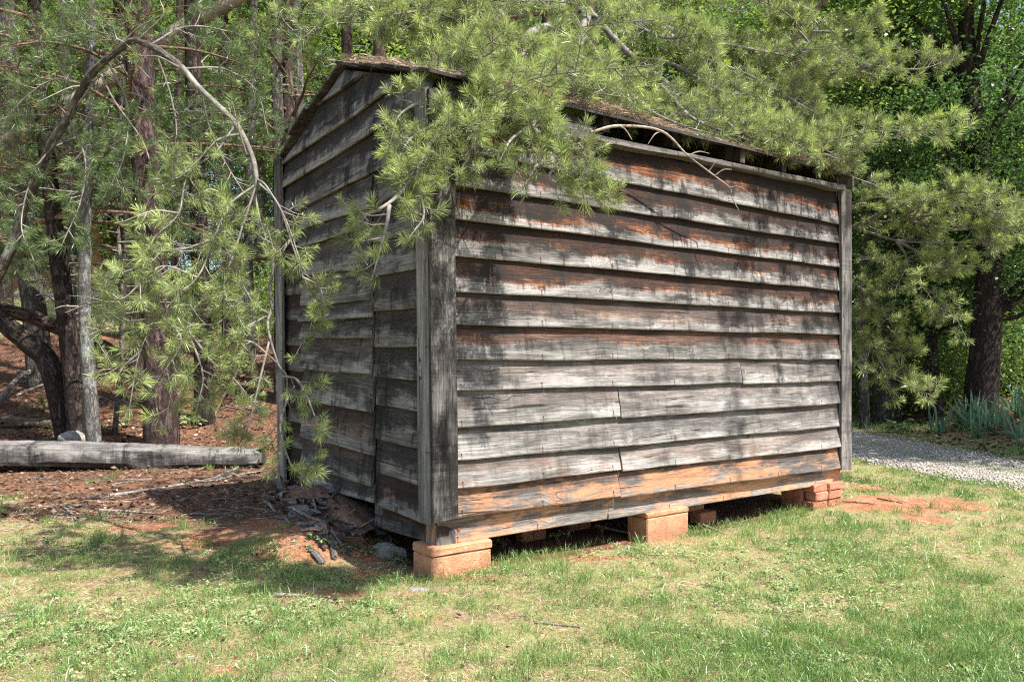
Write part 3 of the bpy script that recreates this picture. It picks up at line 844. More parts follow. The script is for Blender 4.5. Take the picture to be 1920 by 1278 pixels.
loose('timber_offcut', 'short wooden offcut lying on the bricks beside the tan middle block', 'offcut', (uc + .0, uc + .22, .33, .42, .0, .14), BLOCK_TAN, 55)
for k_, (px, l) in enumerate([(1450, .9), (900, 1.5), (1250, 1.6)]):
    uu = front_u(px, l)
    loose('support_block', 'brown block propping the floor joists deep under the shed', 'block', (uu, uu + .2, l, l + .2, -.04, .213), BLOCK, 60 + k_, 'blocks under the floor')

# ------------------------------------------------------------------ tubes
def frames(p):
    t = np.gradient(p, axis=0); t /= np.linalg.norm(t, axis=1)[:, None] + 1e-9
    ref = np.array([0., 0., 1.]) if abs(t[0][2]) < .9 else np.array([1., 0., 0.])
    a = np.empty_like(p)
    x = np.cross(t[0], ref); x /= np.linalg.norm(x)
    for i in range(len(p)):
        x = x - t[i] * (x @ t[i]); x /= np.linalg.norm(x) + 1e-9; a[i] = x
    return t, a, np.cross(t, a)
def tube(pts, rad, sides=12, n=None, rough=0.0, seed=0, resample=True, cap=True):
    pts = np.asarray(pts, float); rad = np.asarray(rad, float)
    if resample:
        n = n or max(6, 4 * len(pts))
        tt = np.linspace(0, len(pts) - 1, n); p = catmull(pts, n); r = np.interp(tt, np.arange(len(rad)), rad)
    else: p, r = pts, rad; n = len(pts)
    t, a, b = frames(p)
    th = np.linspace(0, 2 * math.pi, sides, endpoint=False)
    L = np.concatenate([[0], np.cumsum(np.linalg.norm(np.diff(p, axis=0), axis=1))])
    rr = np.repeat(r[:, None], sides, 1)
    if rough:
        rr = rr * (1 + rough * (fbm(np.cos(th)[None] * 2.5 + seed * 3.3 + L[:, None] * 2.2, np.sin(th)[None] * 2.5 + L[:, None] * 1.3 + seed, 4) - .5) * 2)
    V = p[:, None] + rr[..., None] * (np.cos(th)[None, :, None] * a[:, None] + np.sin(th)[None, :, None] * b[:, None])
    uv = np.stack([np.repeat((th * r.mean())[None], n, 0), np.repeat(L[:, None], sides, 1)], -1)
    # mirror the seam so no stretched strip shows
    uv[..., 0] = np.minimum(th, 2 * math.pi - th)[None] * r.mean()
    i = np.arange(n - 1)[:, None] * sides; j = np.arange(sides)[None]; k = (j + 1) % sides
    Fq = np.stack([i + j, i + k, i + sides + k, i + sides + j], -1).reshape(-1, 4)
    return V.reshape(-1, 3), Fq, uv.reshape(-1, 2)
def joinm(parts):
    Vs, Fs, Us = [], [], []; o = 0
    for V, Fq, U in parts:
        Vs.append(V); Fs.append(Fq + o); Us.append(U); o += len(V)
    return np.concatenate(Vs), np.concatenate(Fs), np.concatenate(Us)

# ------------------------------------------------------------------ foliage tools
def unit(v): return v / (np.linalg.norm(v, axis=-1, keepdims=True) + 1e-9)
def kites(base, d, length, width, bend, rnd, nrm=None, r=rng):
    """N thin kite leaves: base point, direction, length, width, downward bend"""
    n = len(base)
    w = np.cross(d, r.normal(size=(n, 3)) if nrm is None else nrm); w = unit(w)
    mid = base + d * (length * .5)[:, None]; tip = base + d * length[:, None]
    tip = tip + np.array([0, 0, -1.0]) * (bend * length)[:, None]
    V = np.stack([base, mid + w * (width * .5)[:, None], tip, mid - w * (width * .5)[:, None]], 1).reshape(-1, 3)
    Fq = np.arange(4 * n).reshape(n, 4)
    return V, Fq, np.repeat(rnd, 4)
def ovals(base, d, length, width, bend, rnd, nrm):
    n = len(base); w = unit(np.cross(d, nrm)); V = []
    for f, s in ((0, 0), (.3, .5), (.65, .46), (1, 0), (.65, -.46), (.3, -.5)):
        V.append(base + d * (length * f)[:, None] + w * (width * s)[:, None] + np.array([0, 0, -1.0]) * (bend * length * f * f)[:, None] + np.array([0, 0, 1.0]) * (abs(s) * width * .25)[:, None])
    V = np.stack(V, 1).reshape(-1, 3)
    return V, np.arange(6 * n).reshape(n, 6), np.repeat(rnd, 6)
def needles(Pt, Dt, per=60, length=.075, width=.0032, spread=(25, 80), r=rng, back=.07):
    Pt = np.asarray(Pt, float); Dt = unit(np.asarray(Dt, float)); n = len(Pt)
    p = np.repeat(Pt, per, 0); d = np.repeat(Dt, per, 0)
    s = r.random(n * per)
    base = p - d * (s * back)[:, None]
    th = np.radians(spread[0] + (spread[1] - spread[0]) * (s * .75 + r.random(n * per) * .25))
    q = unit(np.cross(d, r.normal(size=(n * per, 3))))
    dd = unit(d * np.cos(th)[:, None] + q * np.sin(th)[:, None])
    size = np.repeat(r.uniform(.6, 1.25, n), per)
    ln = length * size * r.uniform(.65, 1.1, n * per)
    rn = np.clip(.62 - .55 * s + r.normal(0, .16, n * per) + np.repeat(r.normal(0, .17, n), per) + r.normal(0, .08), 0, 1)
    return kites(base, dd, ln, np.full(n * per, width) * r.uniform(.7, 1.2, n * per), r.uniform(-.05, .18, n * per), rn, None, r)

def spray(poly, r, start=.25, step=.055, tl=(.06, .22), up=.25, dens=1.0, sub=True, flat=1.0):
    """side twigs and tuft positions along a branch polyline"""
    poly = np.asarray(poly, float)
    L = np.sum(np.linalg.norm(np.diff(poly, axis=0), axis=1))
    n = max(4, int(L / step)); p = catmull(poly, n + 1); t = unit(np.gradient(p, axis=0))
    tw, TP, TD = [], [], []
    for i in range(int(n * start), n + 1):
        if i < n and r.random() > dens: continue
        f = i / n
        l = r.uniform(*tl) * (1.15 - .5 * f)
        q = unit(np.cross(t[i], r.normal(size=3))); q[2] *= flat; q = unit(q)
        d = unit(t[i] * .7 + q * .85 + np.array([0, 0, up]))
        if i == n: d = t[i]; l = .06
        a = p[i]; m = a + d * l * .5 + np.array([0, 0, -.03 * l]); e = a + d * l + np.array([0, 0, .08 * l])
        tw.append(np.array([a, m, e])); de = unit(e - m + np.array([0, 0, .02])); TP.append(e + de * .02); TD.append(de)
        if sub and l > .12:
            for s in (r.uniform(.35, .75),):
                b = a + (e - a) * s; d2 = unit(d * .6 + unit(np.cross(d, r.normal(size=3))) * .8 + np.array([0, 0, up * .6])); l2 = l * r.uniform(.3, .6)
                e2 = b + d2 * l2; tw.append(np.array([b, (b + e2) / 2, e2])); TP.append(e2 + d2 * .015); TD.append(d2)
    return tw, TP, TD
def twig_mesh(tw, r0=.0035, r1=.002, sides=4):
    return joinm([tube(t, np.linspace(r0, r1, len(t)), sides, resample=False) for t in tw])

def pine_branch(tree, poly, rad, r, mat_n=None, mat_b=None, **kw):
    """branch part (wood) with a needles sub-part (kind stuff)"""
    per = kw.pop('per', 60); nl = kw.pop('nl', .078); nw = kw.pop('nw', .0034); sides = kw.pop('sides', 7)
    tw, TP, TD = spray(poly, r, **kw)
    parts = [tube(poly, np.linspace(rad[0], rad[1], len(poly)), sides, n=max(8, 5 * len(poly)), rough=.12, seed=float(r.random() * 9))]
    if tw: parts.append(twig_mesh(tw, .0042, .0024))
    V, Fq, U = joinm(parts)
    b = mk('branch', V, Fq, mat_b or TWIG, tree, uv=U, smooth_=True)
    if TP:
        V, Fq, rn = needles(TP, TD, per, nl, nw, r=r)
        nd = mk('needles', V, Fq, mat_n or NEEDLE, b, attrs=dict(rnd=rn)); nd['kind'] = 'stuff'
    return b

def pl(*q):  # polyline of (px, py, Y)
    return np.array([P(*a) for a in q])
def to_ground(p): p = p.copy(); p[2] = float(H(p[0], p[1])) - .05; return p
def pxr(w, Y): return .5 * w * Y / F


# ------------------------------------------------------------------ the pines
rp = np.random.default_rng(3)
# bent young pine arching over from the left
BENT = thing('bent_pine_sapling', 'young pine bent over in an arch beside the gable wall with drooping green needle sprays', 'pine tree', tuple(to_ground(P(-190, 930, 6.3))))
arc = [(-190, 940, 6.3), (-110, 760, 6.2), (-50, 620, 6.1), (0, 497, 6.0), (23, 442, 5.95), (47, 383, 5.9), (70, 344, 5.85), (98, 274, 5.75), (129, 219, 5.65), (164, 160, 5.55), (203, 117, 5.45), (243, 84, 5.35), (262, 73, 5.3),
       (286, 82, 5.25), (313, 102, 5.2), (340, 129, 5.15), (376, 160, 5.1), (415, 200, 5.05), (438, 239, 5.0), (462, 290, 4.95), (481, 336, 4.9), (479, 372, 4.88), (489, 422, 4.85), (509, 485, 4.8), (503, 536, 4.78), (505, 578, 4.75), (507, 623, 4.72), (518, 679, 4.7), (530, 705, 4.68), (541, 743, 4.66), (548, 765, 4.65)]
arcw = [34, 30, 26, 23, 22, 21, 20, 19, 18, 17, 16, 15, 15, 18, 17, 16, 15, 14, 13, 12, 11, 10, 9, 8, 8, 7, 6, 5.5, 5, 4, 3]
ap = pl(*arc) + np.random.default_rng(8).normal(0, .012, (len(arc), 3)); ap[0][2] = float(H(ap[0][0], ap[0][1])) - .06
ar = np.array([.78 * pxr(w, q[2]) for w, q in zip(arcw, arc)])
k_ = 15
V, Fq, U = tube(ap[:k_ + 1], ar[:k_ + 1], 12, n=120, rough=.22, seed=2); mk('trunk', V, Fq, BARK_SAP, BENT, uv=U, smooth_=True)
V, Fq, U = tube(ap[k_ - 1:], ar[k_ - 1:], 9, n=120, rough=.22, seed=3); mk('branch', V, Fq, TWIG, BENT, uv=U, smooth_=True)
LB = [
    [(438, 239, 5.0), (405, 285, 4.9), (352, 328, 4.8), (335, 400, 4.7), (290, 445, 4.6), (255, 500, 4.5), (212, 515, 4.45)],
    [(456, 250, 5.0), (410, 262, 4.9), (372, 300, 4.8), (330, 335, 4.7), (330, 300, 4.65)],
    [(481, 345, 4.9), (430, 385, 4.75), (400, 450, 4.65), (370, 520, 4.55), (300, 590, 4.5), (262, 660, 4.45), (245, 750, 4.4)],
    [(405, 440, 4.65), (440, 400, 4.6), (430, 380, 4.55)],
    [(335, 400, 4.7), (290, 395, 4.6), (245, 410, 4.55)],
    [(503, 540, 4.78), (450, 560, 4.7), (410, 605, 4.6), (350, 615, 4.55), (330, 690, 4.5), (312, 785, 4.45)],
    [(505, 590, 4.75), (440, 622, 4.65), (370, 640, 4.55), (290, 600, 4.5), (200, 610, 4.4)],
    [(507, 630, 4.72), (490, 700, 4.6), (468, 790, 4.55), (455, 820, 4.5)],
    [(481, 340, 4.9), (520, 380, 4.8), (545, 450, 4.75), (568, 520, 4.7), (585, 600, 4.65), (560, 655, 4.6)],
    [(530, 705, 4.68), (560, 715, 4.6), (590, 780, 4.5), (600, 830, 4.45)],
    [(541, 743, 4.66), (525, 800, 4.55), (545, 870, 4.5), (560, 885, 4.48)],
    [(370, 520, 4.55), (300, 500, 4.5), (230, 560, 4.4), (200, 530, 4.4)],
    [(545, 450, 4.75), (520, 480, 4.7), (505, 440, 4.7)],
    [(350, 615, 4.55), (400, 680, 4.5), (430, 700, 4.5), (480, 760, 4.45)],
    [(300, 590, 4.5), (340, 640, 4.45), (290, 720, 4.4)],
    [(518, 679, 4.7), (470, 640, 4.6), (440, 650, 4.55)],
    [(129, 219, 5.65), (160, 300, 5.6), (150, 380, 5.5), (120, 450, 5.4)],
    [(203, 117, 5.45), (240, 200, 5.4), (230, 300, 5.3), (200, 360, 5.2)],
    [(286, 82, 5.25), (320, 180, 5.3), (330, 260, 5.3), (300, 320, 5.2)],
    [(376, 160, 5.1), (390, 230, 5.2), (420, 300, 5.2), (450, 350, 5.2)],
    [(98, 274, 5.75), (60, 330, 5.7), (40, 420, 5.6), (60, 480, 5.5)],
    [(340, 129, 5.15), (420, 130, 5.3), (480, 170, 5.4), (500, 240, 5.4)],
    [(243, 84, 5.35), (180, 60, 5.5), (110, 70, 5.6)],
    [(286, 82, 5.25), (350, 50, 5.4), (430, 60, 5.6), (500, 90, 5.8)],
    [(164, 160, 5.55), (100, 150, 5.6), (40, 190, 5.6), (0, 240, 5.6)],
    [(481, 345, 4.9), (440, 470, 4.7), (420, 540, 4.6), (450, 600, 4.55)],
    [(505, 590, 4.75), (470, 560, 4.65), (430, 480, 4.6)],
    [(400, 450, 4.65), (330, 470, 4.55), (280, 470, 4.5)],
    [(350, 615, 4.55), (380, 700, 4.5), (370, 760, 4.45)],
    [(262, 660, 4.45), (220, 690, 4.4), (195, 660, 4.4)],
    [(568, 520, 4.7), (600, 540, 4.6), (610, 590, 4.55)],
]
for iq, q in enumerate(LB):
    pine_branch(BENT, pl(*q), (.0075, .003), rp, NEEDLE_DARK if 16 <= iq < 25 else NEEDLE, start=.22, step=.042, tl=(.04, .20), dens=.95, up=.05, per=84, nl=.070, nw=.0030, sides=6)  # upper sprays get the darker needles: their shade is painted in
for q in ([(203, 117, 5.45), (250, 60, 5.4), (300, 30, 5.3)], [(164, 160, 5.55), (130, 165, 5.5), (85, 185, 5.4)], [(129, 219, 5.65), (180, 150, 5.5), (192, 140, 5.5)], [(262, 73, 5.3), (305, 30, 5.2), (300, 0, 5.2)],
          [(340, 129, 5.15), (300, 108, 5.1), (275, 105, 5.1)], [(243, 84, 5.35), (262, 110, 5.3), (285, 150, 5.25), (265, 130, 5.2)], [(190, 140, 5.5), (215, 190, 5.4), (270, 270, 5.3), (290, 350, 5.2)],
          [(98, 274, 5.75), (150, 240, 5.6), (190, 185, 5.5), (250, 175, 5.4), (290, 200, 5.3)], [(481, 336, 4.9), (500, 350, 4.8), (535, 410, 4.7), (560, 480, 4.6)], [(462, 290, 4.95), (450, 250, 4.9), (440, 210, 4.9)]):
    pine_branch(BENT, pl(*q), (.008, .003), rp, start=.5, step=.10, dens=.35, per=0 + 40, sides=6, tl=(.03, .1))
print('bent', len(bpy.data.objects))

# generic pine limb generator -----------------------------------------
def limb(base, az, length, droop, r, wig=.12):
    n = 6; s = np.linspace(0, 1, n)
    d = np.array([math.cos(az), math.sin(az), 0.0]); sidev = np.array([-d[1], d[0], 0])
    w = np.cumsum(r.normal(0, wig, n)) * .35; w[0] = 0
    return np.asarray(base) + d * (s * length)[:, None] + sidev * (w * length * .3)[:, None] + np.array([0, 0, 1.0]) * ((.22 * s - droop * s ** 2) * length)[:, None]
def clear_of_walls(s):
    """keep random side branches off the eave line, the front wall and the gable face"""
    for q in catmull(s, 6):
        px = 960 + F * q[0] / q[1]; py = HOR - F * (q[2] - CAMZ) / q[1]
        if 1120 < px < 1610 and py > 168 + .246 * (px - 1010): return False
        if 840 < px <= 1120 and py > 300: return False
        if 520 < px < 725 and 70 < py < 520: return False
        if 725 <= px < 800 and 90 < py < 175: return False
    return True
def limb_twigs(poly, r, k=5):
    """secondary branches from a limb"""
    p = catmull(poly, 30); t = unit(np.gradient(p, axis=0)); out = []
    L = np.sum(np.linalg.norm(np.diff(poly, axis=0), axis=1))
    for i in range(k):
        f = r.uniform(.3, .97); j = int(f * 29); q = unit(np.cross(t[j], np.array([0, 0, 1.0]))) * r.choice([-1, 1])
        d = unit(t[j] * r.uniform(.4, .9) + q * r.uniform(.5, 1.0) + np.array([0, 0, r.uniform(-.25, .45)]))
        l = L * r.uniform(.16, .36) * (1.25 - f * .6)
        e = p[j] + d * l
        out.append(np.array([p[j], p[j] + d * l * .5 + r.normal(0, .03, 3), e + np.array([0, 0, -.06 * l])]))
    return out

# the big pine behind the shed whose limbs reach over the roof
PB = P(1088, 600, 9.6); PB[2] = float(H(PB[0], PB[1]))
OVER = thing('overhanging_pine', 'twin stemmed pine behind the shed with sunlit green limbs hanging over the roof', 'pine tree', tuple(PB))
for q, ws in (([(1068, 700, 9.6), (1072, 300, 9.6), (1073, 60, 9.6), (1070, -300, 9.5), (1075, -1000, 9.5)], (34, 26, 22, 18, 6)), ([(1100, 700, 9.9), (1104, 300, 9.9), (1106, 30, 9.9), (1118, -300, 9.9), (1130, -1100, 9.9)], (34, 28, 24, 20, 6))):
    pp = pl(*q); pp[0][2] = PB[2] - .1
    V, Fq, U = tube(pp, [pxr(w, 9.6) for w in ws], 14, n=60, rough=.08, seed=len(ws)); mk('trunk', V, Fq, BARK_RED, OVER, uv=U, smooth_=True)
OB = [  # limbs traced on the photograph
    [(1073, 40, 9.5), (1000, 60, 7.4), (930, 120, 5.8), (862, 200, 4.75), (800, 280, 4.3), (762, 350, 4.15)],
    [(1104, 20, 9.8), (1080, 100, 7.0), (1040, 180, 5.5), (1000, 235, 4.65), (1060, 300, 4.3), (1140, 372, 4.15)],
    [(1000, 235, 4.65), (960, 260, 4.4), (940, 295, 4.25)],
    [(930, 120, 5.8), (920, 180, 5.0), (880, 230, 4.6), (830, 240, 4.4)],
    [(862, 200, 4.75), (820, 230, 4.4), (770, 260, 4.3), (740, 310, 4.2)],
    [(1000, 235, 4.65), (1050, 250, 4.4), (1090, 260, 4.3)],
    [(1060, 300, 4.3), (1030, 330, 4.2), (1060, 352, 4.15)],
    [(960, 90, 6.0), (910, 110, 5.2), (860, 120, 4.8), (810, 130, 4.6)],
    [(1030, 270, 4.45), (1000, 320, 4.25), (985, 345, 4.2)],
    [(1060, 300, 4.3), (1085, 270, 4.2), (1100, 300, 4.15)],
    [(930, 120, 5.8), (880, 120, 5.2), (830, 150, 4.8), (790, 190, 4.6)],
    [(862, 200, 4.75), (850, 260, 4.4), (810, 320, 4.25), (760, 300, 4.2)],
    [(862, 200, 4.75), (800, 190, 4.5), (750, 215, 4.4), (735, 255, 4.35)],
    [(762, 350, 4.15), (730, 380, 4.05), (690, 400, 4.0), (662, 390, 3.98)],
    [(730, 385, 4.05), (725, 420, 4.0), (712, 470, 3.98), (702, 505, 3.97)],
    [(800, 280, 4.3), (780, 330, 4.15), (795, 400, 4.1), (775, 435, 4.05)],
    [(862, 200, 4.75), (890, 250, 4.4), (870, 310, 4.25), (845, 330, 4.2)],
    [(1104, 20, 9.8), (1190, 110, 8.0), (1300, 190, 7.1), (1400, 235, 6.8), (1500, 275, 6.6), (1590, 300, 6.6)],
    [(1073, 30, 9.5), (1130, 120, 7.7), (1180, 200, 6.6), (1250, 235, 6.3), (1330, 260, 6.3)],
    [(1190, 110, 8.0), (1260, 120, 7.2), (1350, 170, 6.8), (1420, 180, 6.7)],
    [(1000, 60, 7.4), (960, 150, 5.9), (980, 190, 5.2), (1030, 220, 5.0)],
    [(1040, 180, 5.5), (1100, 190, 5.4), (1170, 240, 5.5)],
    [(1080, 100, 7.0), (1140, 160, 6.2), (1210, 250, 5.9)],
    [(930, 120, 5.8), (900, 160, 5.1), (940, 200, 4.8), (900, 220, 4.5)],
    [(1073, -60, 9.5), (950, 20, 7.2), (850, 30, 6.0), (780, 40, 5.6), (720, 60, 5.4)],
    [(950, 20, 7.2), (900, 70, 6.2), (850, 100, 5.6), (790, 120, 5.3)],
    [(1104, -80, 9.8), (1230, 40, 8.4), (1350, 80, 7.8), (1450, 100, 7.6), (1530, 120, 7.6)],
    [(1230, 40, 8.4), (1300, 100, 7.8), (1400, 140, 7.4), (1490, 190, 7.2), (1560, 230, 7.2)],
    [(1073, -40, 9.5), (1040, 60, 7.4), (1060, 120, 6.4), (1120, 150, 6.0)],
    [(1104, -120, 9.8), (1180, 20, 7.8), (1240, 70, 7.2), (1330, 60, 6.9)],
    [(950, 20, 7.2), (880, 20, 6.2), (800, 20, 5.6), (720, 30, 5.3)],
    [(1073, -150, 9.5), (1000, -20, 7.0), (920, 0, 6.2), (860, -10, 5.8)],
    [(1150, 130, 6.6), (1200, 195, 5.9), (1270, 232, 5.8), (1340, 252, 5.9)],
    [(1040, 120, 6.2), (1080, 165, 5.4), (1140, 198, 5.3), (1200, 212, 5.4)],
    [(1330, 200, 6.8), (1390, 250, 6.3), (1450, 268, 6.3), (1520, 290, 6.4)],
    [(1450, 230, 6.8), (1510, 270, 6.5), (1560, 295, 6.5), (1600, 300, 6.6)],
    [(1240, 160, 6.9), (1290, 215, 6.2), (1340, 240, 6.1), (1400, 262, 6.2)],
    [(960, 90, 6.0), (990, 140, 5.3), (1040, 168, 5.1), (1090, 182, 5.1)],
    [(1400, 235, 6.8), (1460, 230, 6.6), (1540, 260, 6.5)],
    [(1180, 200, 6.6), (1140, 240, 5.9), (1090, 215, 5.5)],
]
for i, q in enumerate(OB):
    p = pl(*q); L = np.sum(np.linalg.norm(np.diff(p, axis=0), axis=1)); near = q[-1][2] < 5
    pine_branch(OVER, p, (.010 + .006 * L, .003), rp, start=.34 if L > 2 else .15, step=.054 if near else .064, tl=(.05, .22) if near else (.08, .28), up=.28, per=84 if near else 72, nl=.068 if near else .076, nw=.0030 if near else .0038)
    if L > 1.2:
        for s in limb_twigs(p, rp, int(2 + L * 1.25)):
            if s[:, 1].min() < 3.7 or not clear_of_walls(s): continue
            pine_branch(OVER, s, (.006, .0025), rp, start=.15, step=.058, tl=(.06, .22), up=.3, per=84 if near else 72, nl=.070, nw=.0031 if near else .0038, sides=5)
print('over', len(bpy.data.objects))

def grow_pine(tree, base, z0, z1, nl, rr, reach=(1.5, 3.0), mat=NEEDLE_DARK, per=26, nlen=.10, nw=.007, azr=(0, 2 * math.pi), trunk_r=.12, twigs=7, step=.11, dead=0):
    """limbs gathered into one crown part pair: limbs mesh + needles (stuff)"""
    tw_all, TP, TD, parts = [], [], [], []
    for i in range(nl):
        z = z0 + (z1 - z0) * (i + rr.random()) / nl
        f = (z - z0) / max(z1 - z0, .1)
        L = rr.uniform(*reach) * (1.0 - .55 * f)
        lp = limb(np.array([base[0], base[1], z]), rr.uniform(*azr), L, rr.uniform(.1, .4), rr)
        parts.append(tube(lp, np.linspace(.012 + .008 * L, .004, len(lp)), 6, n=14))
        polys = [(lp, .35)] + [(s, .1) for s in limb_twigs(lp, rr, twigs)]
        for q, st in polys:
            tw, a, b = spray(q, rr, start=st, step=step, tl=(.08, .32), up=.25, sub=False)
            TP += a; TD += b; tw_all += tw
            if st == .1: parts.append(tube(q, [.007, .005, .003], 4, resample=False))
    if tw_all: parts.append(joinm([tube(t, [.004, .003, .002], 3, resample=False) for t in tw_all]))
    V, Fq, U = joinm(parts)
    b = mk('limbs', V, Fq, TWIG_BROWN, tree, uv=U, smooth_=True)
    V, Fq, rn = needles(TP, TD, per, nlen, nw, r=rr)
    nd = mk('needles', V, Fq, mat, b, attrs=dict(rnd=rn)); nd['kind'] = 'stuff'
    return b
# upper crown of the overhanging pine (above the frame; it shades the wood behind)
grow_pine(OVER, (PB[0], PB[1]), 4.8, 10.5, 18, rp, (1.8, 3.2), NEEDLE, azr=(.3, 2.85), per=24, step=.14, twigs=7, nlen=.11, nw=.009)
print('crown', len(bpy.data.objects))

# pine behind the far end of the shed: its limbs show past the corner board
EB = np.array([3.25, 9.0, 0.0]); EB[2] = float(H(EB[0], EB[1]))
ENDP = thing('end_pine', 'pine at the far end of the shed with bright limbs reaching toward the driveway', 'pine tree', tuple(EB))
V, Fq, U = tube([EB + (0, 0, -.1), EB + (.02, 0, 2), EB + (-.05, .05, 4.5), EB + (0, .1, 8)], [.10, .085, .065, .02], 14, n=50, rough=.08, seed=8); mk('trunk', V, Fq, BARK_PINE, ENDP, uv=U, smooth_=True)
EBR = [
    [(1690, 410, 8.2), (1780, 430, 8.0), (1860, 425, 7.8), (1925, 440, 7.7)],
    [(1600, 425, 8.6), (1700, 380, 8.1), (1800, 360, 7.8), (1880, 375, 7.6)],
    [(1680, 450, 8.2), (1760, 490, 8.0), (1840, 500, 7.9)],
    [(1526, 430, 9.0), (1600, 425, 8.6), (1690, 410, 8.2), (1800, 400, 7.9), (1905, 395, 7.7)],
    [(1600, 425, 8.6), (1680, 450, 8.2), (1770, 455, 8.0), (1870, 450, 7.8)],
    [(1526, 460, 9.0), (1610, 480, 8.5), (1680, 500, 8.2), (1740, 550, 8.0), (1755, 600, 7.9)],
    [(1526, 500, 9.0), (1600, 530, 8.6), (1650, 580, 8.3), (1680, 620, 8.2)],
    [(1526, 540, 9.0), (1600, 600, 8.5), (1640, 660, 8.3), (1672, 705, 8.2), (1740, 738, 8.0)],
    [(1640, 660, 8.3), (1680, 650, 8.2), (1720, 655, 8.1)],
    [(1526, 400, 9.0), (1600, 380, 8.4), (1650, 370, 8.2), (1700, 380, 8.1)],
    [(1526, 330, 9.0), (1560, 320, 8.3), (1620, 340, 8.0), (1650, 350, 8.0)],
    [(1526, 300, 9.0), (1560, 260, 8.2), (1600, 230, 8.0)],
    [(1526, 180, 9.0), (1560, 140, 8.3), (1640, 125, 8.0), (1720, 130, 7.9), (1790, 110, 7.8)],
    [(1560, 140, 8.3), (1500, 60, 8.2), (1450, 20, 8.2)],
    [(1526, 150, 9.0), (1490, 130, 8.0), (1430, 100, 7.6)],
    [(1526, 100, 9.0), (1480, 30, 8.0), (1400, -10, 7.8)],
    [(1526, 240, 9.0), (1470, 200, 8.0), (1420, 220, 7.6)],
    [(1526, 60, 9.0), (1590, 60, 8.4), (1640, 40, 8.2)],
    [(1690, 410, 8.2), (1740, 380, 8.0), (1800, 370, 7.9)],
    [(1680, 450, 8.2), (1700, 490, 8.1), (1680, 540, 8.0)],
]
for q in EBR:
    p = pl(*q); L = np.sum(np.linalg.norm(np.diff(p, axis=0), axis=1))
    pine_branch(ENDP, p, (.018, .003), rp, start=.3, step=.058, tl=(.07, .26), up=.22, per=60, nl=.078, nw=.0046)
    for s in limb_twigs(p, rp, int(2 + L * 1.6)):
        if not clear_of_walls(s): continue
        pine_branch(ENDP, s, (.006, .0025), rp, start=.15, step=.062, tl=(.06, .24), up=.25, per=60, nl=.078, nw=.0046, sides=5)
for i in range(9):
    lp = limb(np.array([EB[0], EB[1] + .08, 4.8 + i * .4]), rp.uniform(.3, 2.85), rp.uniform(1.0, 1.9), rp.uniform(.1, .4), rp)
    pine_branch(ENDP, lp, (.02, .004), rp, start=.3, step=.10, tl=(.08, .3), per=40, nl=.09, nw=.007)
    for s in limb_twigs(lp, rp, 4): pine_branch(ENDP, s, (.007, .003), rp, start=.15, step=.10, tl=(.08, .25), per=40, nl=.09, nw=.007, sides=5)
print('endpine', len(bpy.data.objects))

# dead twig hanging from the eave
DT = pl((1108, 248, 4.9), (1160, 236, 4.95), (1240, 246, 5.15), (1290, 292, 5.3), (1340, 330, 5.45), (1368, 352, 5.55), (1372, 370, 5.55), (1386, 395, 5.55))
tp = [tube(DT, [.009, .009, .008, .006, .005, .004, .003, .002], 7, n=50, rough=.15, seed=4)]
for a, b in (((1340, 330, 5.45), (1372, 318, 5.4)), ((1290, 292, 5.3), (1330, 288, 5.3)), ((1368, 352, 5.55), (1400, 358, 5.5)), ((1240, 246, 5.15), (1215, 270, 5.1)), ((1160, 236, 4.95), (1185, 262, 4.9)), ((1330, 320, 5.4), (1355, 300, 5.35))):
    a = P(*a); b = P(*b); tp.append(tube([a, (a + b) / 2 + (0, 0, .02), b], [.005, .004, .002], 5, n=8))
V, Fq, U = joinm(tp)
DP = P(1108, 248, 4.9)
tag(mk('dead_branch', V, Fq, DEADWOOD, None, tuple(DP), uv=U, smooth_=True), 'bare grey dead branch caught on the eave rail below the roof edge', 'branch')

# ------------------------------------------------------------------ trunks in the wood on the left
def trunk_tree(name, label, q, ws, mat, sides=14, cat='tree', group=None, rough=.09, ground=True, stubs=0, seed=1, crown=None, cut=None):
    pp = pl(*q); rad = [pxr(w, a[2]) for w, a in zip(ws, q)]
    if ground: pp[0][2] = float(H(pp[0][0], pp[0][1])) - .08
    t = thing(name, label, cat, tuple(pp[0]), group)
    V, Fq, U = tube(pp, rad, sides, n=18 * len(q), rough=rough, seed=seed); mk('trunk', V, Fq, mat, t, uv=U, smooth_=True)
    rr = np.random.default_rng(seed + 50)
    cp = catmull(pp, 60); cr = np.interp(np.linspace(0, len(rad) - 1, 60), np.arange(len(rad)), rad)
    for i in range(stubs):
        j = rr.integers(12, 58); d = unit(np.append(rr.normal(size=2), rr.uniform(-.2, .7))); L = rr.uniform(.25, 1.3)
        a = cp[j]; w = rr.normal(0, .08, 3) * L
        poly = np.array([a, a + d * L * .35 + w * .4, a + d * L * .7 + w, a + d * L + w * 1.3 - np.array([0, 0, .12 * L])])
        r0 = min(cr[j] * .35, .018)
        bp = [tube(poly, [r0, r0 * .7, r0 * .45, r0 * .2], 5, n=14)]
        for s in range(rr.integers(1, 5)):
            f = rr.uniform(.3, .95); b0 = catmull(poly, 20)[int(f * 19)]; d2 = unit(d * .7 + rr.normal(0, .6, 3)); l2 = L * rr.uniform(.12, .4)
            bp.append(tube([b0, b0 + d2 * l2 * .5 + rr.normal(0, .02, 3), b0 + d2 * l2], [r0 * .35, r0 * .25, r0 * .12], 4, resample=False))
        V, Fq, U = joinm(bp); mk('dead_branch', V, Fq, TWIG, t, uv=U, smooth_=True)
    return t
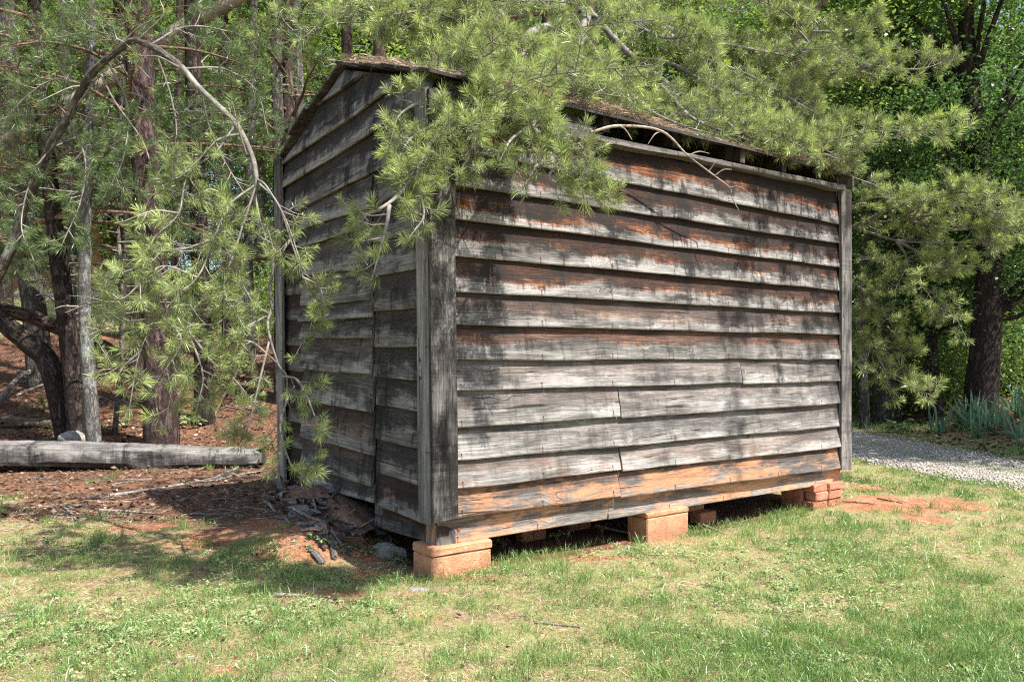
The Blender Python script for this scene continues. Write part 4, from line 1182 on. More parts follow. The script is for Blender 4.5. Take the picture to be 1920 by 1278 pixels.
T1 = trunk_tree('tall_pine', 'thick tall pine with reddish plated bark behind the timber', [(302, 850, 9.7), (300, 700, 9.7), (288, 500, 9.7), (272, 300, 9.7), (264, 150, 9.7), (258, 0, 9.7), (250, -500, 9.7), (250, -1100, 9.7)], (66, 56, 51, 49, 49, 47, 38, 13), BARK_RED, 22, 'pine tree', stubs=16, seed=1)
T2 = trunk_tree('thin_tree', 'slender tree with pale lichen bark standing behind the timber', [(180, 835, 9.25), (167, 700, 9.25), (159, 560, 9.25), (161, 400, 9.3), (166, 200, 9.3), (172, 0, 9.3), (176, -400, 9.3), (180, -900, 9.3)], (28, 25, 22, 20, 19, 17, 13, 4), BARK_LICHEN, 12, stubs=5, seed=2)
T3 = trunk_tree('dark_pine', 'dark rough barked pine forking low beside the lichen covered tree', [(152, 800, 9.8), (140, 720, 9.8), (125, 600, 9.8), (107, 460, 9.8), (95, 350, 9.8), (78, 200, 9.8), (66, 60, 9.8), (55, -300, 9.8), (50, -900, 9.8)], (44, 37, 33, 31, 29, 27, 24, 18, 5), BARK_DARK, 16, 'pine tree', stubs=16, seed=3)
trunk_tree('leaning_tree', 'heavy dark trunk leaning left out of the ground by the dark pine', [(132, 740, 9.9), (95, 690, 9.9), (50, 640, 9.9), (0, 598, 9.9), (-90, 500, 9.9), (-200, 360, 9.9), (-300, 100, 9.9)], (40, 38, 36, 34, 31, 27, 18), BARK_DARK, 16, 'tree', stubs=2, seed=4)
trunk_tree('leaning_log', 'thin fallen log propped across the dark pine with orange brown bark', [(232, 668, 10.6), (190, 648, 10.5), (110, 615, 10.4), (50, 592, 10.3), (-20, 578, 10.2), (-150, 560, 10.0)], (22, 24, 26, 26, 27, 28), BARK_PINE, 12, 'log', seed=5, ground=False)
trunk_tree('grey_tree', 'straight grey barked tree standing up the slope behind the leaning trunk', [(78, 670, 13), (62, 560, 13), (45, 420, 13), (30, 280, 13), (18, 100, 13), (5, -200, 13), (0, -700, 13)], (46, 42, 38, 34, 30, 24, 6), BARK_GREY, 16, stubs=5, seed=6)
trunk_tree('slim_pine', 'slim dark pine with charred looking base beyond the needle sprays', [(384, 800, 11), (381, 640, 11), (376, 500, 11), (369, 300, 11), (363, 150, 11), (360, 0, 11), (360, -400, 11), (362, -900, 11)], (40, 34, 31, 30, 29, 27, 22, 6), BARK_DARK, 14, 'pine tree', stubs=16, seed=7)
trunk_tree('hung_dead_trunk', 'pale dead trunk hung at a slant across the pines', [(-120, 360, 11.6), (0, 278, 11.6), (90, 222, 11.6), (220, 140, 11.6), (330, 60, 11.6), (430, 5, 11.6), (560, -70, 11.6)], (36, 33, 31, 29, 27, 25, 22), DEADWOOD, 12, 'dead tree', ground=False, seed=8, stubs=3)
SM = [((528, 700, 12), (526, 480, 12), (522, 250, 12), (518, 100, 12), (520, -300, 12), (520, -900, 12), 24, BARK_GREY, 'pale speckled trunk just behind the gable wall'),
      ((568, 700, 12.6), (566, 420, 12.6), (562, 200, 12.6), (556, 60, 12.6), (550, -300, 12.6), (548, -900, 12.6), 20, BARK_LICHEN, 'narrow lichen mottled trunk showing beside the gable peak'),
      ((655, 600, 13), (652, 300, 13), (650, 80, 13), (646, 0, 13), (640, -300, 13), (640, -900, 13), 22, BARK_PINE, 'brown pine trunk rising behind the gable peak'),
      ((470, 700, 15), (466, 480, 15), (470, 250, 15), (474, 80, 15), (480, -200, 15), (485, -700, 15), 17, BARK_GREY, 'thin grey trunk deep in the wood beyond the arched pine'),
      ((430, 690, 17), (428, 480, 17), (420, 250, 17), (418, 80, 17), (415, -200, 17), (415, -600, 17), 22, BARK_DARK, 'dark straight trunk far back in the wood beyond the arched pine'),
      ((238, 640, 17.5), (232, 480, 17.5), (228, 250, 17.5), (222, 80, 17.5), (220, -200, 17.5), (220, -600, 17.5), 20, BARK_DARK, 'far dark trunk between the thick pine and the lichen covered tree'),
      ((130, 560, 20), (128, 430, 20), (125, 250, 20), (120, 80, 20), (118, -200, 20), (118, -600, 20), 22, BARK_GREY, 'distant brown trunk near the far driveway'),
      ((330, 640, 16), (328, 480, 16), (332, 250, 16), (336, 80, 16), (338, -200, 16), (340, -600, 16), 14, BARK_PINE, 'thin brown trunk between the thick pine and the slim pine'),
      ((10, 560, 19), (8, 430, 19), (-4, 250, 19), (-8, 80, 19), (-10, -200, 19), (-10, -600, 19), 24, BARK_DARK, 'broad far trunk beside the far driveway bend'),
      ((700, 600, 16), (705, 300, 16), (712, 60, 16), (716, -50, 16), (720, -200, 16), (722, -600, 16), 24, BARK_PINE, 'far pine trunk behind the roof ridge')]
for i, s in enumerate(SM):
    w = s[6]; trunk_tree('woodland_tree', s[8], list(s[:6]), (w * 1.25, w, w * .95, w * .9, w * .7, w * .2), s[7], 12, 'tree', stubs=5, seed=20 + i, group='trunks in the left wood')

# ------------------------------------------------------------------ broadleaf crowns
def leaf_crown(seed, n_cl, per, rad, leaf=(.09, .15), spread=.36, flat=.5, hollow=.25):
    r = np.random.default_rng(seed)
    d = unit(r.normal(size=(n_cl, 3))); rr_ = (hollow + (1 - hollow) * r.random(n_cl) ** .6)
    lump = .8 + .4 * fbm(d[:, 0] * 2 + seed, d[:, 1] * 2 + d[:, 2], 3)
    c = d * (rr_ * lump)[:, None] * np.asarray(rad)
    p = np.repeat(c, per, 0) + r.normal(size=(n_cl * per, 3)) * spread * np.array([1, 1, flat])
    az = r.uniform(0, 2 * math.pi, len(p)); pit = r.uniform(-.7, .15, len(p))
    dd = np.stack([np.cos(az) * np.cos(pit), np.sin(az) * np.cos(pit), np.sin(pit)], -1)
    nrm = unit(np.array([0, 0, 1.0]) + r.normal(0, .55, (len(p), 3)))
    ln = r.uniform(leaf[0], leaf[1], len(p))
    rn = np.clip(np.repeat(r.normal(.5, .18, n_cl), per) + r.normal(0, .16, len(p)), 0, 1)
    V, Fq, rn = kites(p, dd, ln, ln * r.uniform(.5, .7, len(p)), r.uniform(0, .3, len(p)), rn, nrm, r)
    tips = c[r.choice(n_cl, min(n_cl, 16), replace=False)]
    return V, Fq, rn, tips
CROWNS = []
for i, (ncl, per, rad, lf) in enumerate([(62, 150, (2.5, 2.5, 2.1), (.06, .14)), (58, 150, (2.2, 2.2, 2.6), (.06, .13)), (66, 150, (2.9, 2.9, 1.8), (.06, .14)), (80, 80, (1.3, 1.3, 1.0), (.05, .085)), (70, 80, (1.0, 1.0, 1.3), (.05, .09))]):
    CROWNS.append((leaf_crown(100 + i, ncl, per, rad, lf, spread=.50 if i < 3 else .36, flat=.22 if i < 3 else .5), rad))
crown_mesh = {}
def crown_data(i, mat):
    k = (i, mat.name)
    if k not in crown_mesh:
        (V, Fq, rn, tips), rad = CROWNS[i]; crown_mesh[k] = mesh('crown', V, Fq, mat, attrs=dict(rnd=rn))
    return crown_mesh[k]
def broadleaf(name, label, base, h, crowns, tr, mat_l, mat_b, group=None, cat='tree', seed=0, lean=(0, 0), fork=0):
    """crowns: list of (index, dx, dy, z, scale)"""
    r = np.random.default_rng(seed + 300)
    b = np.array([base[0], base[1], float(H(base[0], base[1])) - .06])
    t = thing(name, label, cat, tuple(b), group)
    top = b + np.array([lean[0], lean[1], h])
    w1, w2 = r.normal(0, .014 * h, 3), r.normal(0, .020 * h, 3)
    poly = np.array([b, b + (top - b) * .33 + w1 * (1, 1, 0), b + (top - b) * .66 + w2 * (1, 1, 0), top])
    parts = [tube(poly, [tr * 1.25, tr * .9, tr * .65, tr * .15], 12, n=40, rough=.08, seed=seed)]
    cp = catmull(poly, 40)
    for (ci, dx, dy, z, s) in crowns:
        c = b + np.array([dx, dy, z])
        tips = CROWNS[ci][0][3]
        for q in tips[:8]:
            e = c + q * s * .9
            j = int(np.clip((min(z, h) * .72) / h, .15, .9) * 39); a = cp[j]
            m = (a + e) / 2 + r.normal(0, .12, 3) + np.array([0, 0, -.1])
            parts.append(tube([a, m, e], [tr * .32, tr * .16, .006], 5, n=10))
    V, Fq, U = joinm(parts); mk('trunk', V, Fq, mat_b, t, uv=U, smooth_=True)
    for (ci, dx, dy, z, s) in crowns:
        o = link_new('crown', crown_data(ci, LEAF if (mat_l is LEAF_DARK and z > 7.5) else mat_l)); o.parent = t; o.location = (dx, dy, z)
        o.rotation_euler = (0, 0, r.uniform(0, 6.28)); o.scale = (s * r.uniform(.9, 1.1), s * r.uniform(.9, 1.1), s * r.uniform(.9, 1.1))
    return t
def gp(px, Y): return ((px - 960) / F * Y, Y)
# right-hand wood, trees one can point at
broadleaf('dark_oak', 'broad tree with thick dark trunk and forked limbs behind the irises', gp(1838, 13.6), 9.5, [(0, .6, .8, 6.2, .95), (2, -.9, .3, 4.4, .6), (1, 1.6, .4, 4.3, .7), (4, .9, -.3, 2.7, .7), (2, .2, .6, 8.0, .9)], .21, LEAF_DARK, BARK_DARK, seed=1, lean=(.1, .3))
broadleaf('straight_tree', 'tall straight trunk with grey bark beyond the driveway near the shed end', gp(1662, 15.2), 12, [(0, .6, .4, 7.6, .9), (1, -.3, .5, 5.2, .55), (2, .2, .2, 9.6, .9), (4, .8, -.3, 3.4, .8)], .20, LEAF_DARK, BARK_GREY, seed=2, lean=(.35, .2))
broadleaf('young_tree', 'thin young trunk beside the corner board across the driveway', gp(1622, 14.2), 7, [(3, .2, .3, 4.8, 1.2), (4, -.4, .2, 6.2, 1.2)], .075, LEAF, BARK_GREY, seed=3)
broadleaf('stump_tree', 'short dark trunk smothered in leaves between the straight tree and the dark oak', gp(1752, 14.6), 5, [(3, .1, .0, 2.3, 1.1), (4, .7, .3, 3.8, 1.4), (3, -.7, .4, 3.2, 1.2)], .12, LEAF_DARK, BARK_DARK, seed=4)
r2 = np.random.default_rng(77)
for i, (px, Y, w, lab) in enumerate([(1700, 18.5, 22, 'slim dark trunk between the straight tree and the stump tree'), (1785, 17.5, 16, 'thin upright trunk just short of the dark oak'), (1893, 17.0, 18, 'slender trunk past the dark oak on the bank'), (1640, 20.0, 24, 'far upright trunk beside the straight tree')]):
    trunk_tree('slender_tree', lab, [(px, 760, Y), (px + 3, 500, Y), (px - 4, 250, Y), (px + 6, 0, Y), (px + 10, -300, Y)], (w, w * .85, w * .7, w * .55, w * .2), BARK_DARK, 10, 'tree', stubs=7, seed=140 + i)
# trees further back, right side, only their mass can be told
far = []
for i in range(8):
    Y = r2.uniform(18, 34); px = 1400 + i * 86 + r2.uniform(-20, 20)
    far.append((px, Y))
for i, (px, Y) in enumerate(far):
    x, y = gp(px, Y); h = r2.uniform(8, 13) + (4 if Y > 26 else 0)
    cr = [(int(r2.integers(0, 3)), r2.normal(0, .8), r2.normal(0, .8), z, r2.uniform(1.0, 1.4)) for z in ((2.4, 5.2, 8.2, h) if i % 2 else (2.6, 5.0, 7.4))]
    broadleaf('forest_tree', 'leafy green forest tree beyond the driveway bank', (x, y), h, cr, r2.uniform(.09, .16), LEAF if Y > 24 else LEAF_DARK, BARK_GREY, 'forest trees beyond the driveway', seed=40 + i)
# back wood, left and centre
for i in range(26):
    Y = r2.uniform(19, 34) if i % 2 else r2.uniform(28, 42); px = -180 + i * 62 + r2.uniform(-30, 30)
    x, y = gp(px, Y); h = r2.uniform(9, 14)
    zs = (5.0, 7.8, 10.5, h) if i % 2 else (3.0, 5.6, 8.4, h + 1)
    cr = [(int(r2.integers(0, 3)), r2.normal(0, .9), r2.normal(0, .9), z, r2.uniform(1.0, 1.5)) for z in zs]
    broadleaf('forest_tree', 'bright leafy tree far up the slope behind the pines', (x, y), h, cr, r2.uniform(.10, .18), LEAF if i % 4 else LEAF_DARK, BARK_GREY, 'forest trees up the slope', seed=80 + i)
# understory shrubs
SHR = []
for i in range(22):
    px = -60 + i * 34 + r2.uniform(-15, 15); Y = r2.uniform(15, 26); SHR.append((px, Y, 0))
for i in range(10):
    px = 1600 + i * 40 + r2.uniform(-12, 12); Y = r2.uniform(15.4, 20); SHR.append((px, Y, 1))
for i, (px, Y, sd) in enumerate(SHR):
    x, y = gp(px, Y)
    if abs(float(road_d(np.array([x]), np.array([y]))[0])) < 1.6 or (sd == 0 and px < 330 and Y < 25): continue
    s = r2.uniform(.5, 1.0) if sd == 0 else r2.uniform(.7, 1.2)
    ci = int(r2.integers(3, 5))
    broadleaf('understory_shrub', 'leafy understory shrub in the wood above the timber' if sd == 0 else 'leafy understory shrub along the driveway bank', (x, y), s * 1.1, [(ci, 0, 0, s * .9, s)], .022, LEAF if sd == 0 or i % 3 == 0 else LEAF_DARK, TWIG_BROWN, 'shrubs in the left wood' if sd == 0 else 'shrubs on the driveway bank', 'shrub', seed=200 + i)
print('broad', len(bpy.data.objects))

# tall pines whose crowns close the canopy over the left wood
def canopy_pine(t, base, z0, z1, nl, seed, reach=(1.6, 3.2)):
    r = np.random.default_rng(seed)
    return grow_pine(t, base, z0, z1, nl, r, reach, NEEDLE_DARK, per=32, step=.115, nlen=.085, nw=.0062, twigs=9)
b1 = P(250, 0, 9.7); canopy_pine(T1, (b1[0], b1[1]), 2.6, 9.5, 30, 501)
b3 = P(60, 0, 9.8); canopy_pine(T3, (b3[0], b3[1]), 2.4, 8.5, 26, 502)
PINES = [((-3.4, 12.2), 'pine with drooping dark limbs between the thick pine and the gable'), ((-6.3, 13.5), 'pine with feathery dark limbs beside the far driveway view'), ((-1.2, 12.8), 'dark pine whose limbs fill the gap behind the gable peak'), ((.6, 12.5), 'pine standing behind the ridge with shaded limbs'), ((-8.6, 11.6), 'shaded pine at the edge of the wood past the leaning trunk')]
src = None
for i, ((x, y), lab) in enumerate(PINES):
    z = float(H(x, y))
    t = thing('woodland_pine', lab, 'pine tree', (x, y, z - .06), 'shaded pines in the wood')
    pp = np.array([(x, y, z - .06), (x + .05, y, z + 3), (x - .05, y + .1, z + 6), (x, y, z + 10)])
    V, Fq, U = tube(pp, [.13, .11, .085, .02], 12, n=40, rough=.08, seed=i); mk('trunk', V, Fq, BARK_PINE, t, uv=U, smooth_=True)
    if i == 0:
        src = canopy_pine(t, (x, y), z + 1.7, z + 9.5, 30, 510); srct = t
    else:
        c = src.copy(); col.objects.link(c); c.parent = t
        a = i * 1.7; c.rotation_euler = (0, 0, a)
        for g in src.children:
            d = g.copy(); col.objects.link(d); d.parent = c
print('pines', len(bpy.data.objects))

# tree standing on the bank past the right edge; it shades the irises and the far wheel lane
broadleaf('bank_tree', 'leafy tree on the near bank whose crown shades the irises and the driveway', (9.9, 8.5), 7.5, [(0, 0, 0, 5.2, .95), (1, .5, -.6, 6.6, .9), (2, -.3, .5, 7.8, .9)], .16, LEAF_DARK, BARK_DARK, seed=400)
# long high limbs of the end pine over the lawn, dappling the far half of the front wall
r7 = np.random.default_rng(71)
for a, b in (((3.25, 9.05, 5.0), (4.9, 4.7, 5.6)), ((3.25, 9.05, 5.5), (4.0, 4.1, 5.9)), ((3.25, 9.05, 6.0), (5.3, 5.2, 6.2))):
    a = np.array(a); b = np.array(b); m = (a + b) / 2 + np.array([.1, 0, .25])
    p = np.array([a, (a + m) / 2 + (0, 0, .1), m, (m + b) / 2 + (0, 0, .05), b])
    pine_branch(ENDP, p, (.03, .004), r7, start=.45, step=.08, tl=(.1, .3), per=46, nl=.09, nw=.006)
    for s in limb_twigs(p, r7, 4): pine_branch(ENDP, s, (.008, .003), r7, start=.2, step=.08, tl=(.08, .25), per=46, nl=.09, nw=.006, sides=5)
# pine off to the left of the lawn; its long low limb throws the broken shadow across the left foreground
lx, ly = -4.6, 2.3
LP = thing('lawn_pine', 'pine beside the lawn whose long limb shades the grass below the timber', 'pine tree', (lx, ly, float(H(lx, ly)) - .05))
V, Fq, U = tube([(lx, ly, -.1), (lx + .05, ly, 3), (lx, ly + .1, 6), (lx, ly, 9)], [.16, .13, .09, .02], 14, n=40, rough=.08, seed=5); mk('trunk', V, Fq, BARK_PINE, LP, uv=U, smooth_=True)
h = 5.0; q = []
for (pa, pb) in ((60, 1070), (240, 1062), (420, 1072), (560, 1095), (640, 1108)):
    g = G(pa, pb); q.append(np.array([g[0], g[1], 0]) + h * np.array([SUN_AZ[0] / math.tan(SUN_EL), SUN_AZ[1] / math.tan(SUN_EL), 1.0]))
p = np.array([(lx, ly, h - .3), (np.array([lx, ly, h]) + q[0]) / 2] + q)
pine_branch(LP, p, (.035, .006), r7, start=.45, step=.05, tl=(.1, .3), per=46, nl=.09, nw=.007)
for s in limb_twigs(np.array(q), r7, 22): pine_branch(LP, s * np.array([1, .6, 1]) + np.array([0, .4 * q[2][1], 0]), (.008, .003), r7, start=.15, step=.07, tl=(.08, .25), per=46, nl=.09, nw=.007, sides=5)
# feathery young pine between the arched sapling and the timber
fx = P(215, 700, 10.4); fx[2] = float(H(fx[0], fx[1]))
FP = thing('feathery_pine', 'slight young pine with pale feathery limbs between the thick pine and the lichen covered tree', 'pine tree', (fx[0], fx[1], fx[2] - .05))
V, Fq, U = tube([fx + (0, 0, -.05), fx + (.06, .1, 1.6), fx + (-.05, .15, 3.2), fx + (.05, .2, 5)], [.035, .03, .022, .008], 9, n=40, rough=.08, seed=15); mk('trunk', V, Fq, BARK_SAP, FP, uv=U, smooth_=True)
for i in range(22):
    z = fx[2] + 1.5 + 2.6 * (i + .5) / 22; az = i * 2.4 + r7.normal(0, .4); L = r7.uniform(1.2, 2.4)
    lp = limb(np.array([fx[0], fx[1] + .1, z]), az, L, r7.uniform(.1, .5), r7)
    pine_branch(FP, lp, (.010, .003), r7, NEEDLE_DARK, start=.3, step=.07, tl=(.06, .22), per=50, nl=.07, nw=.0042)
    for s in limb_twigs(lp, r7, 4): pine_branch(FP, s, (.005, .0025), r7, NEEDLE_DARK, start=.15, step=.07, tl=(.06, .2), per=50, nl=.07, nw=.0042, sides=4)

# ------------------------------------------------------------------ ground cover
rg = np.random.default_rng(21)
def scatter(n, y0, y1, margin=.3, power=1.0, x0=None, x1=None):
    """positions inside the view wedge, denser near"""
    u = rg.random(n); Y = y0 * (y1 / y0) ** (u ** power) if power else rg.uniform(y0, y1, n)
    X = rg.uniform(-1, 1, n) * (960 / F * Y + margin)
    return X, Y
def blades(X, Y, ln, wd, lean, rnd, bend=(.1, .5), mat=GRASS):
    n = len(X); az = rg.uniform(0, 2 * math.pi, n)
    d = unit(np.stack([np.cos(az) * np.sin(lean), np.sin(az) * np.sin(lean), np.cos(lean)], -1))
    b = np.stack([X, Y, H(X, Y) - .006], -1)
    return kites(b, d, ln, wd, rg.uniform(bend[0], bend[1], n), rnd, None, rg)
def cover(M): return (1 - M['under']) * (1 - M['clay'] * .97) * (1 - M['wood'] * .96)
# lawn: short blades everywhere it grows
Vs, Fs, Rs = [], [], []; off = 0
def add(v):
    global off
    Vs.append(v[0]); Fs.append(v[1] + off); Rs.append(v[2]); off += len(v[0])
X, Y = scatter(560000, 2.0, 15.5, .4)
M = masks(X, Y)
hu = fbm(X * .9 + 7, Y * .9 + 2, 4); hu2 = fbm(X * 2.6 + 70, Y * 2.6 + 20, 3)
right = smooth(-1.2, 1.4, X - .1 * Y)
dens = cover(M) * (.46 + .50 * smooth(.34, .60, hu2)) * (.38 + .62 * right)
dens = dens * (1 - M['road']) + M['strip'] * .8 * M['road']
k = rg.random(len(X)) < dens
X, Y, hu, hu2 = X[k], Y[k], hu[k], hu2[k]; n = len(X)
dist = Y / 5.0
ln = rg.uniform(.022, .060, n) * (.75 + .7 * smooth(.45, .7, hu)); wd = rg.uniform(.0018, .0034, n) * np.clip(dist, .9, 2.6)
rn = np.clip(.52 - .16 * right[k] + (.5 - hu) * 1.2 + rg.normal(0, .17, n) + (rg.random(n) < .12) * .4, 0, 1)
add(blades(X, Y, ln, wd, rg.uniform(.15, 1.2, n), rn))
# taller tufts
X0, Y0 = scatter(4200, 2.1, 11.0, .2); M = masks(X0, Y0); k = rg.random(4200) < cover(M) * (1 - M['road']) * (.45 + .5 * smooth(.45, .6, fbm(X0 * .9 + 7, Y0 * .9 + 2, 4)))
X0, Y0 = X0[k], Y0[k]; per = 46
X = np.repeat(X0, per) + rg.normal(0, .030, len(X0) * per); Y = np.repeat(Y0, per) + rg.normal(0, .030, len(X0) * per); n = len(X)
sz = np.repeat(rg.uniform(.6, 1.35, len(X0)), per)
add(blades(X, Y, rg.uniform(.05, .11, n) * sz, rg.uniform(.002, .0034, n) * np.clip(Y / 5, .9, 2.2), rg.uniform(.05, .85, n), np.clip(np.repeat(rg.normal(.28, .16, len(X0)), per) + rg.normal(0, .13, n), 0, 1)))
# fringe of taller blades against the blocks and under the sill
uu = rg.uniform(-.2, LEN + .5, 5200); ll = rg.normal(-.02, .10, 5200)
X, Y = A0[0] + uu * Rd[0] + ll * Ld[0], A0[1] + uu * Rd[1] + ll * Ld[1]
k = fbm(X * 2.2 + 4, Y * 2.2, 3) > .47; X, Y = X[k], Y[k]; n = len(X)
add(blades(X, Y, rg.uniform(.03, .10, n), rg.uniform(.002, .004, n), rg.uniform(.1, .9, n), np.clip(rg.normal(.28, .2, n), 0, 1)))
# sunny grass beside the far drive
X = rg.uniform(-22, 0, 26000); Y = rg.uniform(16.5, 30, 26000); M = masks(X, Y); k = (rg.random(26000) < M['glade'] * (1 - M['road'])); X, Y = X[k], Y[k]; n = len(X)
add(blades(X, Y, rg.uniform(.08, .2, n), rg.uniform(.02, .035, n), rg.uniform(.2, 1.0, n), np.clip(rg.normal(.5, .2, n), 0, 1)))
# bank along the drive on the right
X = rg.uniform(6.0, 9.5, 16000); Y = rg.uniform(6.5, 15.5, 16000); M = masks(X, Y)
k = (rg.random(16000) < (1 - M['road']) * smooth(.40, .58, fbm(X * 1.1, Y * 1.1 + 5, 3)) * (1 - smooth(7.0, 9.0, X) * .6)); X, Y = X[k], Y[k]; n = len(X)
add(blades(X, Y, rg.uniform(.06, .20, n), rg.uniform(.006, .012, n), rg.uniform(.1, 1.0, n), np.clip(rg.normal(.32, .2, n), 0, 1)))
tag(mk('grass', np.concatenate(Vs), np.concatenate(Fs), GRASS, attrs=dict(rnd=np.concatenate(Rs))), 'thin patchy lawn grass on the red clay in front of the shed', 'grass', kind='stuff')
print('grass', off // 4)
# dry straw and thatch
X, Y = scatter(170000, 2.0, 11, .3); M = masks(X, Y); k = rg.random(170000) < .72 * (1 - M['under']) * (1 - M['road']) * (1 - .75 * M['wood']) * (1 - .55 * M['clay']) * (1 - .55 * smooth(-.5, 1.2, X)) * (.55 + .6 * smooth(.40, .62, fbm(X * 1.7 + 11, Y * 1.7 + 5, 3)))
X, Y = X[k], Y[k]; n = len(X)
V, Fq, rn = blades(X, Y, rg.uniform(.02, .075, n), rg.uniform(.0018, .0032, n) * np.clip(Y / 5, .9, 2.2), rg.uniform(1.15, 1.62, n), rg.random(n), (-.05, .15)); V[:, 2] += .008
tag(mk('dry_straw', V, Fq, STRAW, attrs=dict(rnd=rn)), 'dry tan straw lying between the grass blades', 'straw', kind='stuff')
# low weeds: little leaf rosettes in drifts
X0, Y0 = scatter(9000, 2.1, 10.5, .2); M = masks(X0, Y0)
drift = .7 * smooth(.54, .68, fbm(X0 * 1.15 + 31, Y0 * 1.15 + 13, 3))
for c, rx, ry in ((G(500, 1060), .55, .3), (G(760, 1075), .35, .2), (G(650, 1085), .5, .25), (G(560, 1150), .6, .3), (G(960, 1085), .3, .2), (G(1150, 1040), .5, .2), (G(240, 1190), .5, .25), (G(720, 1035), .25, .15)):
    q = np.sqrt(((X0 - c[0]) / rx) ** 2 + ((Y0 - c[1]) / ry) ** 2); drift = np.maximum(drift, 1 - smooth(.5, 1.1, q))
k = rg.random(9000) < (1 - M['under']) * (1 - M['road']) * (1 - .9 * M['wood']) * drift * .9; X0, Y0 = X0[k], Y0[k]; per = 20
n = len(X0) * per; X = np.repeat(X0, per) + rg.normal(0, .018, n); Y = np.repeat(Y0, per) + rg.normal(0, .018, n)
az = rg.uniform(0, 6.28, n); pit = rg.uniform(-.1, .7, n)
d = np.stack([np.cos(az) * np.cos(pit), np.sin(az) * np.cos(pit), np.sin(pit)], -1)
ln = rg.uniform(.009, .024, n)
V, Fq, rn = kites(np.stack([X, Y, H(X, Y) + rg.uniform(.002, .035, n)], -1), d, ln, ln * rg.uniform(.45, .75, n), rg.uniform(0, .4, n), np.clip(np.repeat(rg.normal(.5, .2, len(X0)), per) + rg.normal(0, .15, n), 0, 1), unit(np.array([0, 0, 1.0]) + rg.normal(0, .35, (n, 3))), rg)
tag(mk('ground_weeds', V, Fq, CLOVER, attrs=dict(rnd=rn)), 'low round-leaved weeds creeping over the bare clay', 'weeds', kind='stuff')
# leaf litter in the wood
X = rg.uniform(-13, 1.5, 60000); Y = 6.0 + 12 * rg.random(60000) ** 1.5; M = masks(X, Y); vis = np.abs(X) < (960 / F * Y + .5)
k = (rg.random(60000) < M['wood'] * (1 - M['under']) * (.38 + .5 * smooth(8.4, 10, Y))) & vis; X, Y = X[k], Y[k]; n = len(X)
az = rg.uniform(0, 6.28, n); pit = rg.normal(.05, .25, n); d = np.stack([np.cos(az) * np.cos(pit), np.sin(az) * np.cos(pit), np.sin(pit)], -1)
ln = rg.uniform(.025, .085, n) * rg.uniform(.6, 1.0, n)
V, Fq, rn = kites(np.stack([X, Y, H(X, Y) + rg.uniform(.0, .03, n)], -1), d, ln, ln * rg.uniform(.45, .7, n), rg.uniform(-.2, .25, n), rg.random(n), unit(np.array([0, 0, 1.0]) + rg.normal(0, .4, (n, 3))), rg)
tag(mk('leaf_litter', V, Fq, LITTER, attrs=dict(rnd=rn)), 'brown fallen leaves covering the wood floor around the timber', 'leaf litter', kind='stuff')
X = rg.uniform(6.2, 9.5, 9000); Y = rg.uniform(7, 16, 9000); M = masks(X, Y); k = rg.random(9000) < (1 - M['road']) * .7; X, Y = X[k], Y[k]; n = len(X)
az = rg.uniform(0, 6.28, n); d = np.stack([np.cos(az), np.sin(az), rg.normal(0, .2, n)], -1); ln = rg.uniform(.04, .09, n)
V, Fq, rn = kites(np.stack([X, Y, H(X, Y) + rg.uniform(.0, .03, n)], -1), unit(d), ln, ln * .6, rg.uniform(-.2, .2, n), rg.random(n) * .8, unit(np.array([0, 0, 1.0]) + rg.normal(0, .4, (n, 3))), rg)
tag(mk('leaf_litter', V, Fq, LITTER, attrs=dict(rnd=rn)), 'brown fallen leaves on the bank beyond the driveway', 'leaf litter', kind='stuff')
# odd dead leaves and bark crumbs in the lawn
X, Y = scatter(2600, 2.1, 9, .2); M = masks(X, Y); k = rg.random(2600) < (1 - M['under']) * (.35 + .6 * (1 - smooth(-1.5, 1.0, X))); X, Y = X[k], Y[k]; n = len(X)
az = rg.uniform(0, 6.28, n); d = unit(np.stack([np.cos(az), np.sin(az), rg.normal(0.1, .3, n)], -1)); ln = rg.uniform(.008, .04, n) * rg.uniform(.5, 1, n)
V, Fq, rn = ovals(np.stack([X, Y, H(X, Y) + rg.uniform(.004, .02, n)], -1), d, ln, ln * rg.uniform(.25, .7, n), rg.uniform(-.3, .3, n), np.clip(rg.normal(.55, .35, n), 0, 1), unit(np.array([0, 0, 1.0]) + rg.normal(0, .4, (n, 3))))
tag(mk('fallen_leaves', V, Fq, LITTER, attrs=dict(rnd=rn)), 'odd brown dead leaves and bark crumbs scattered over the lawn', 'leaf litter', kind='stuff')
# needle litter on the shaded clay left of the shed
X, Y = scatter(60000, 3.6, 10.5, .3); M = masks(X, Y); u, l = shed_uv(X, Y)
zone = np.maximum(M['wood'], (1 - smooth(-.2, .6, X)) * smooth(4.6, 5.8, Y + .25 * X + 1.0 + (M['n1'] - .5)))
k = rg.random(60000) < zone * (1 - M['under']) * .95; X, Y = X[k], Y[k]; n = len(X)
V, Fq, rn = blades(X, Y, rg.uniform(.04, .09, n), np.full(n, .0026) * np.clip(Y / 5, 1, 2), rg.uniform(1.3, 1.62, n), rg.random(n), (-.05, .1)); V[:, 2] += .009
tag(mk('needle_litter', V, Fq, BROWNNEEDLE, attrs=dict(rnd=rn)), 'fallen brown pine needles on the shaded clay beside the gable wall', 'needle litter', kind='stuff')
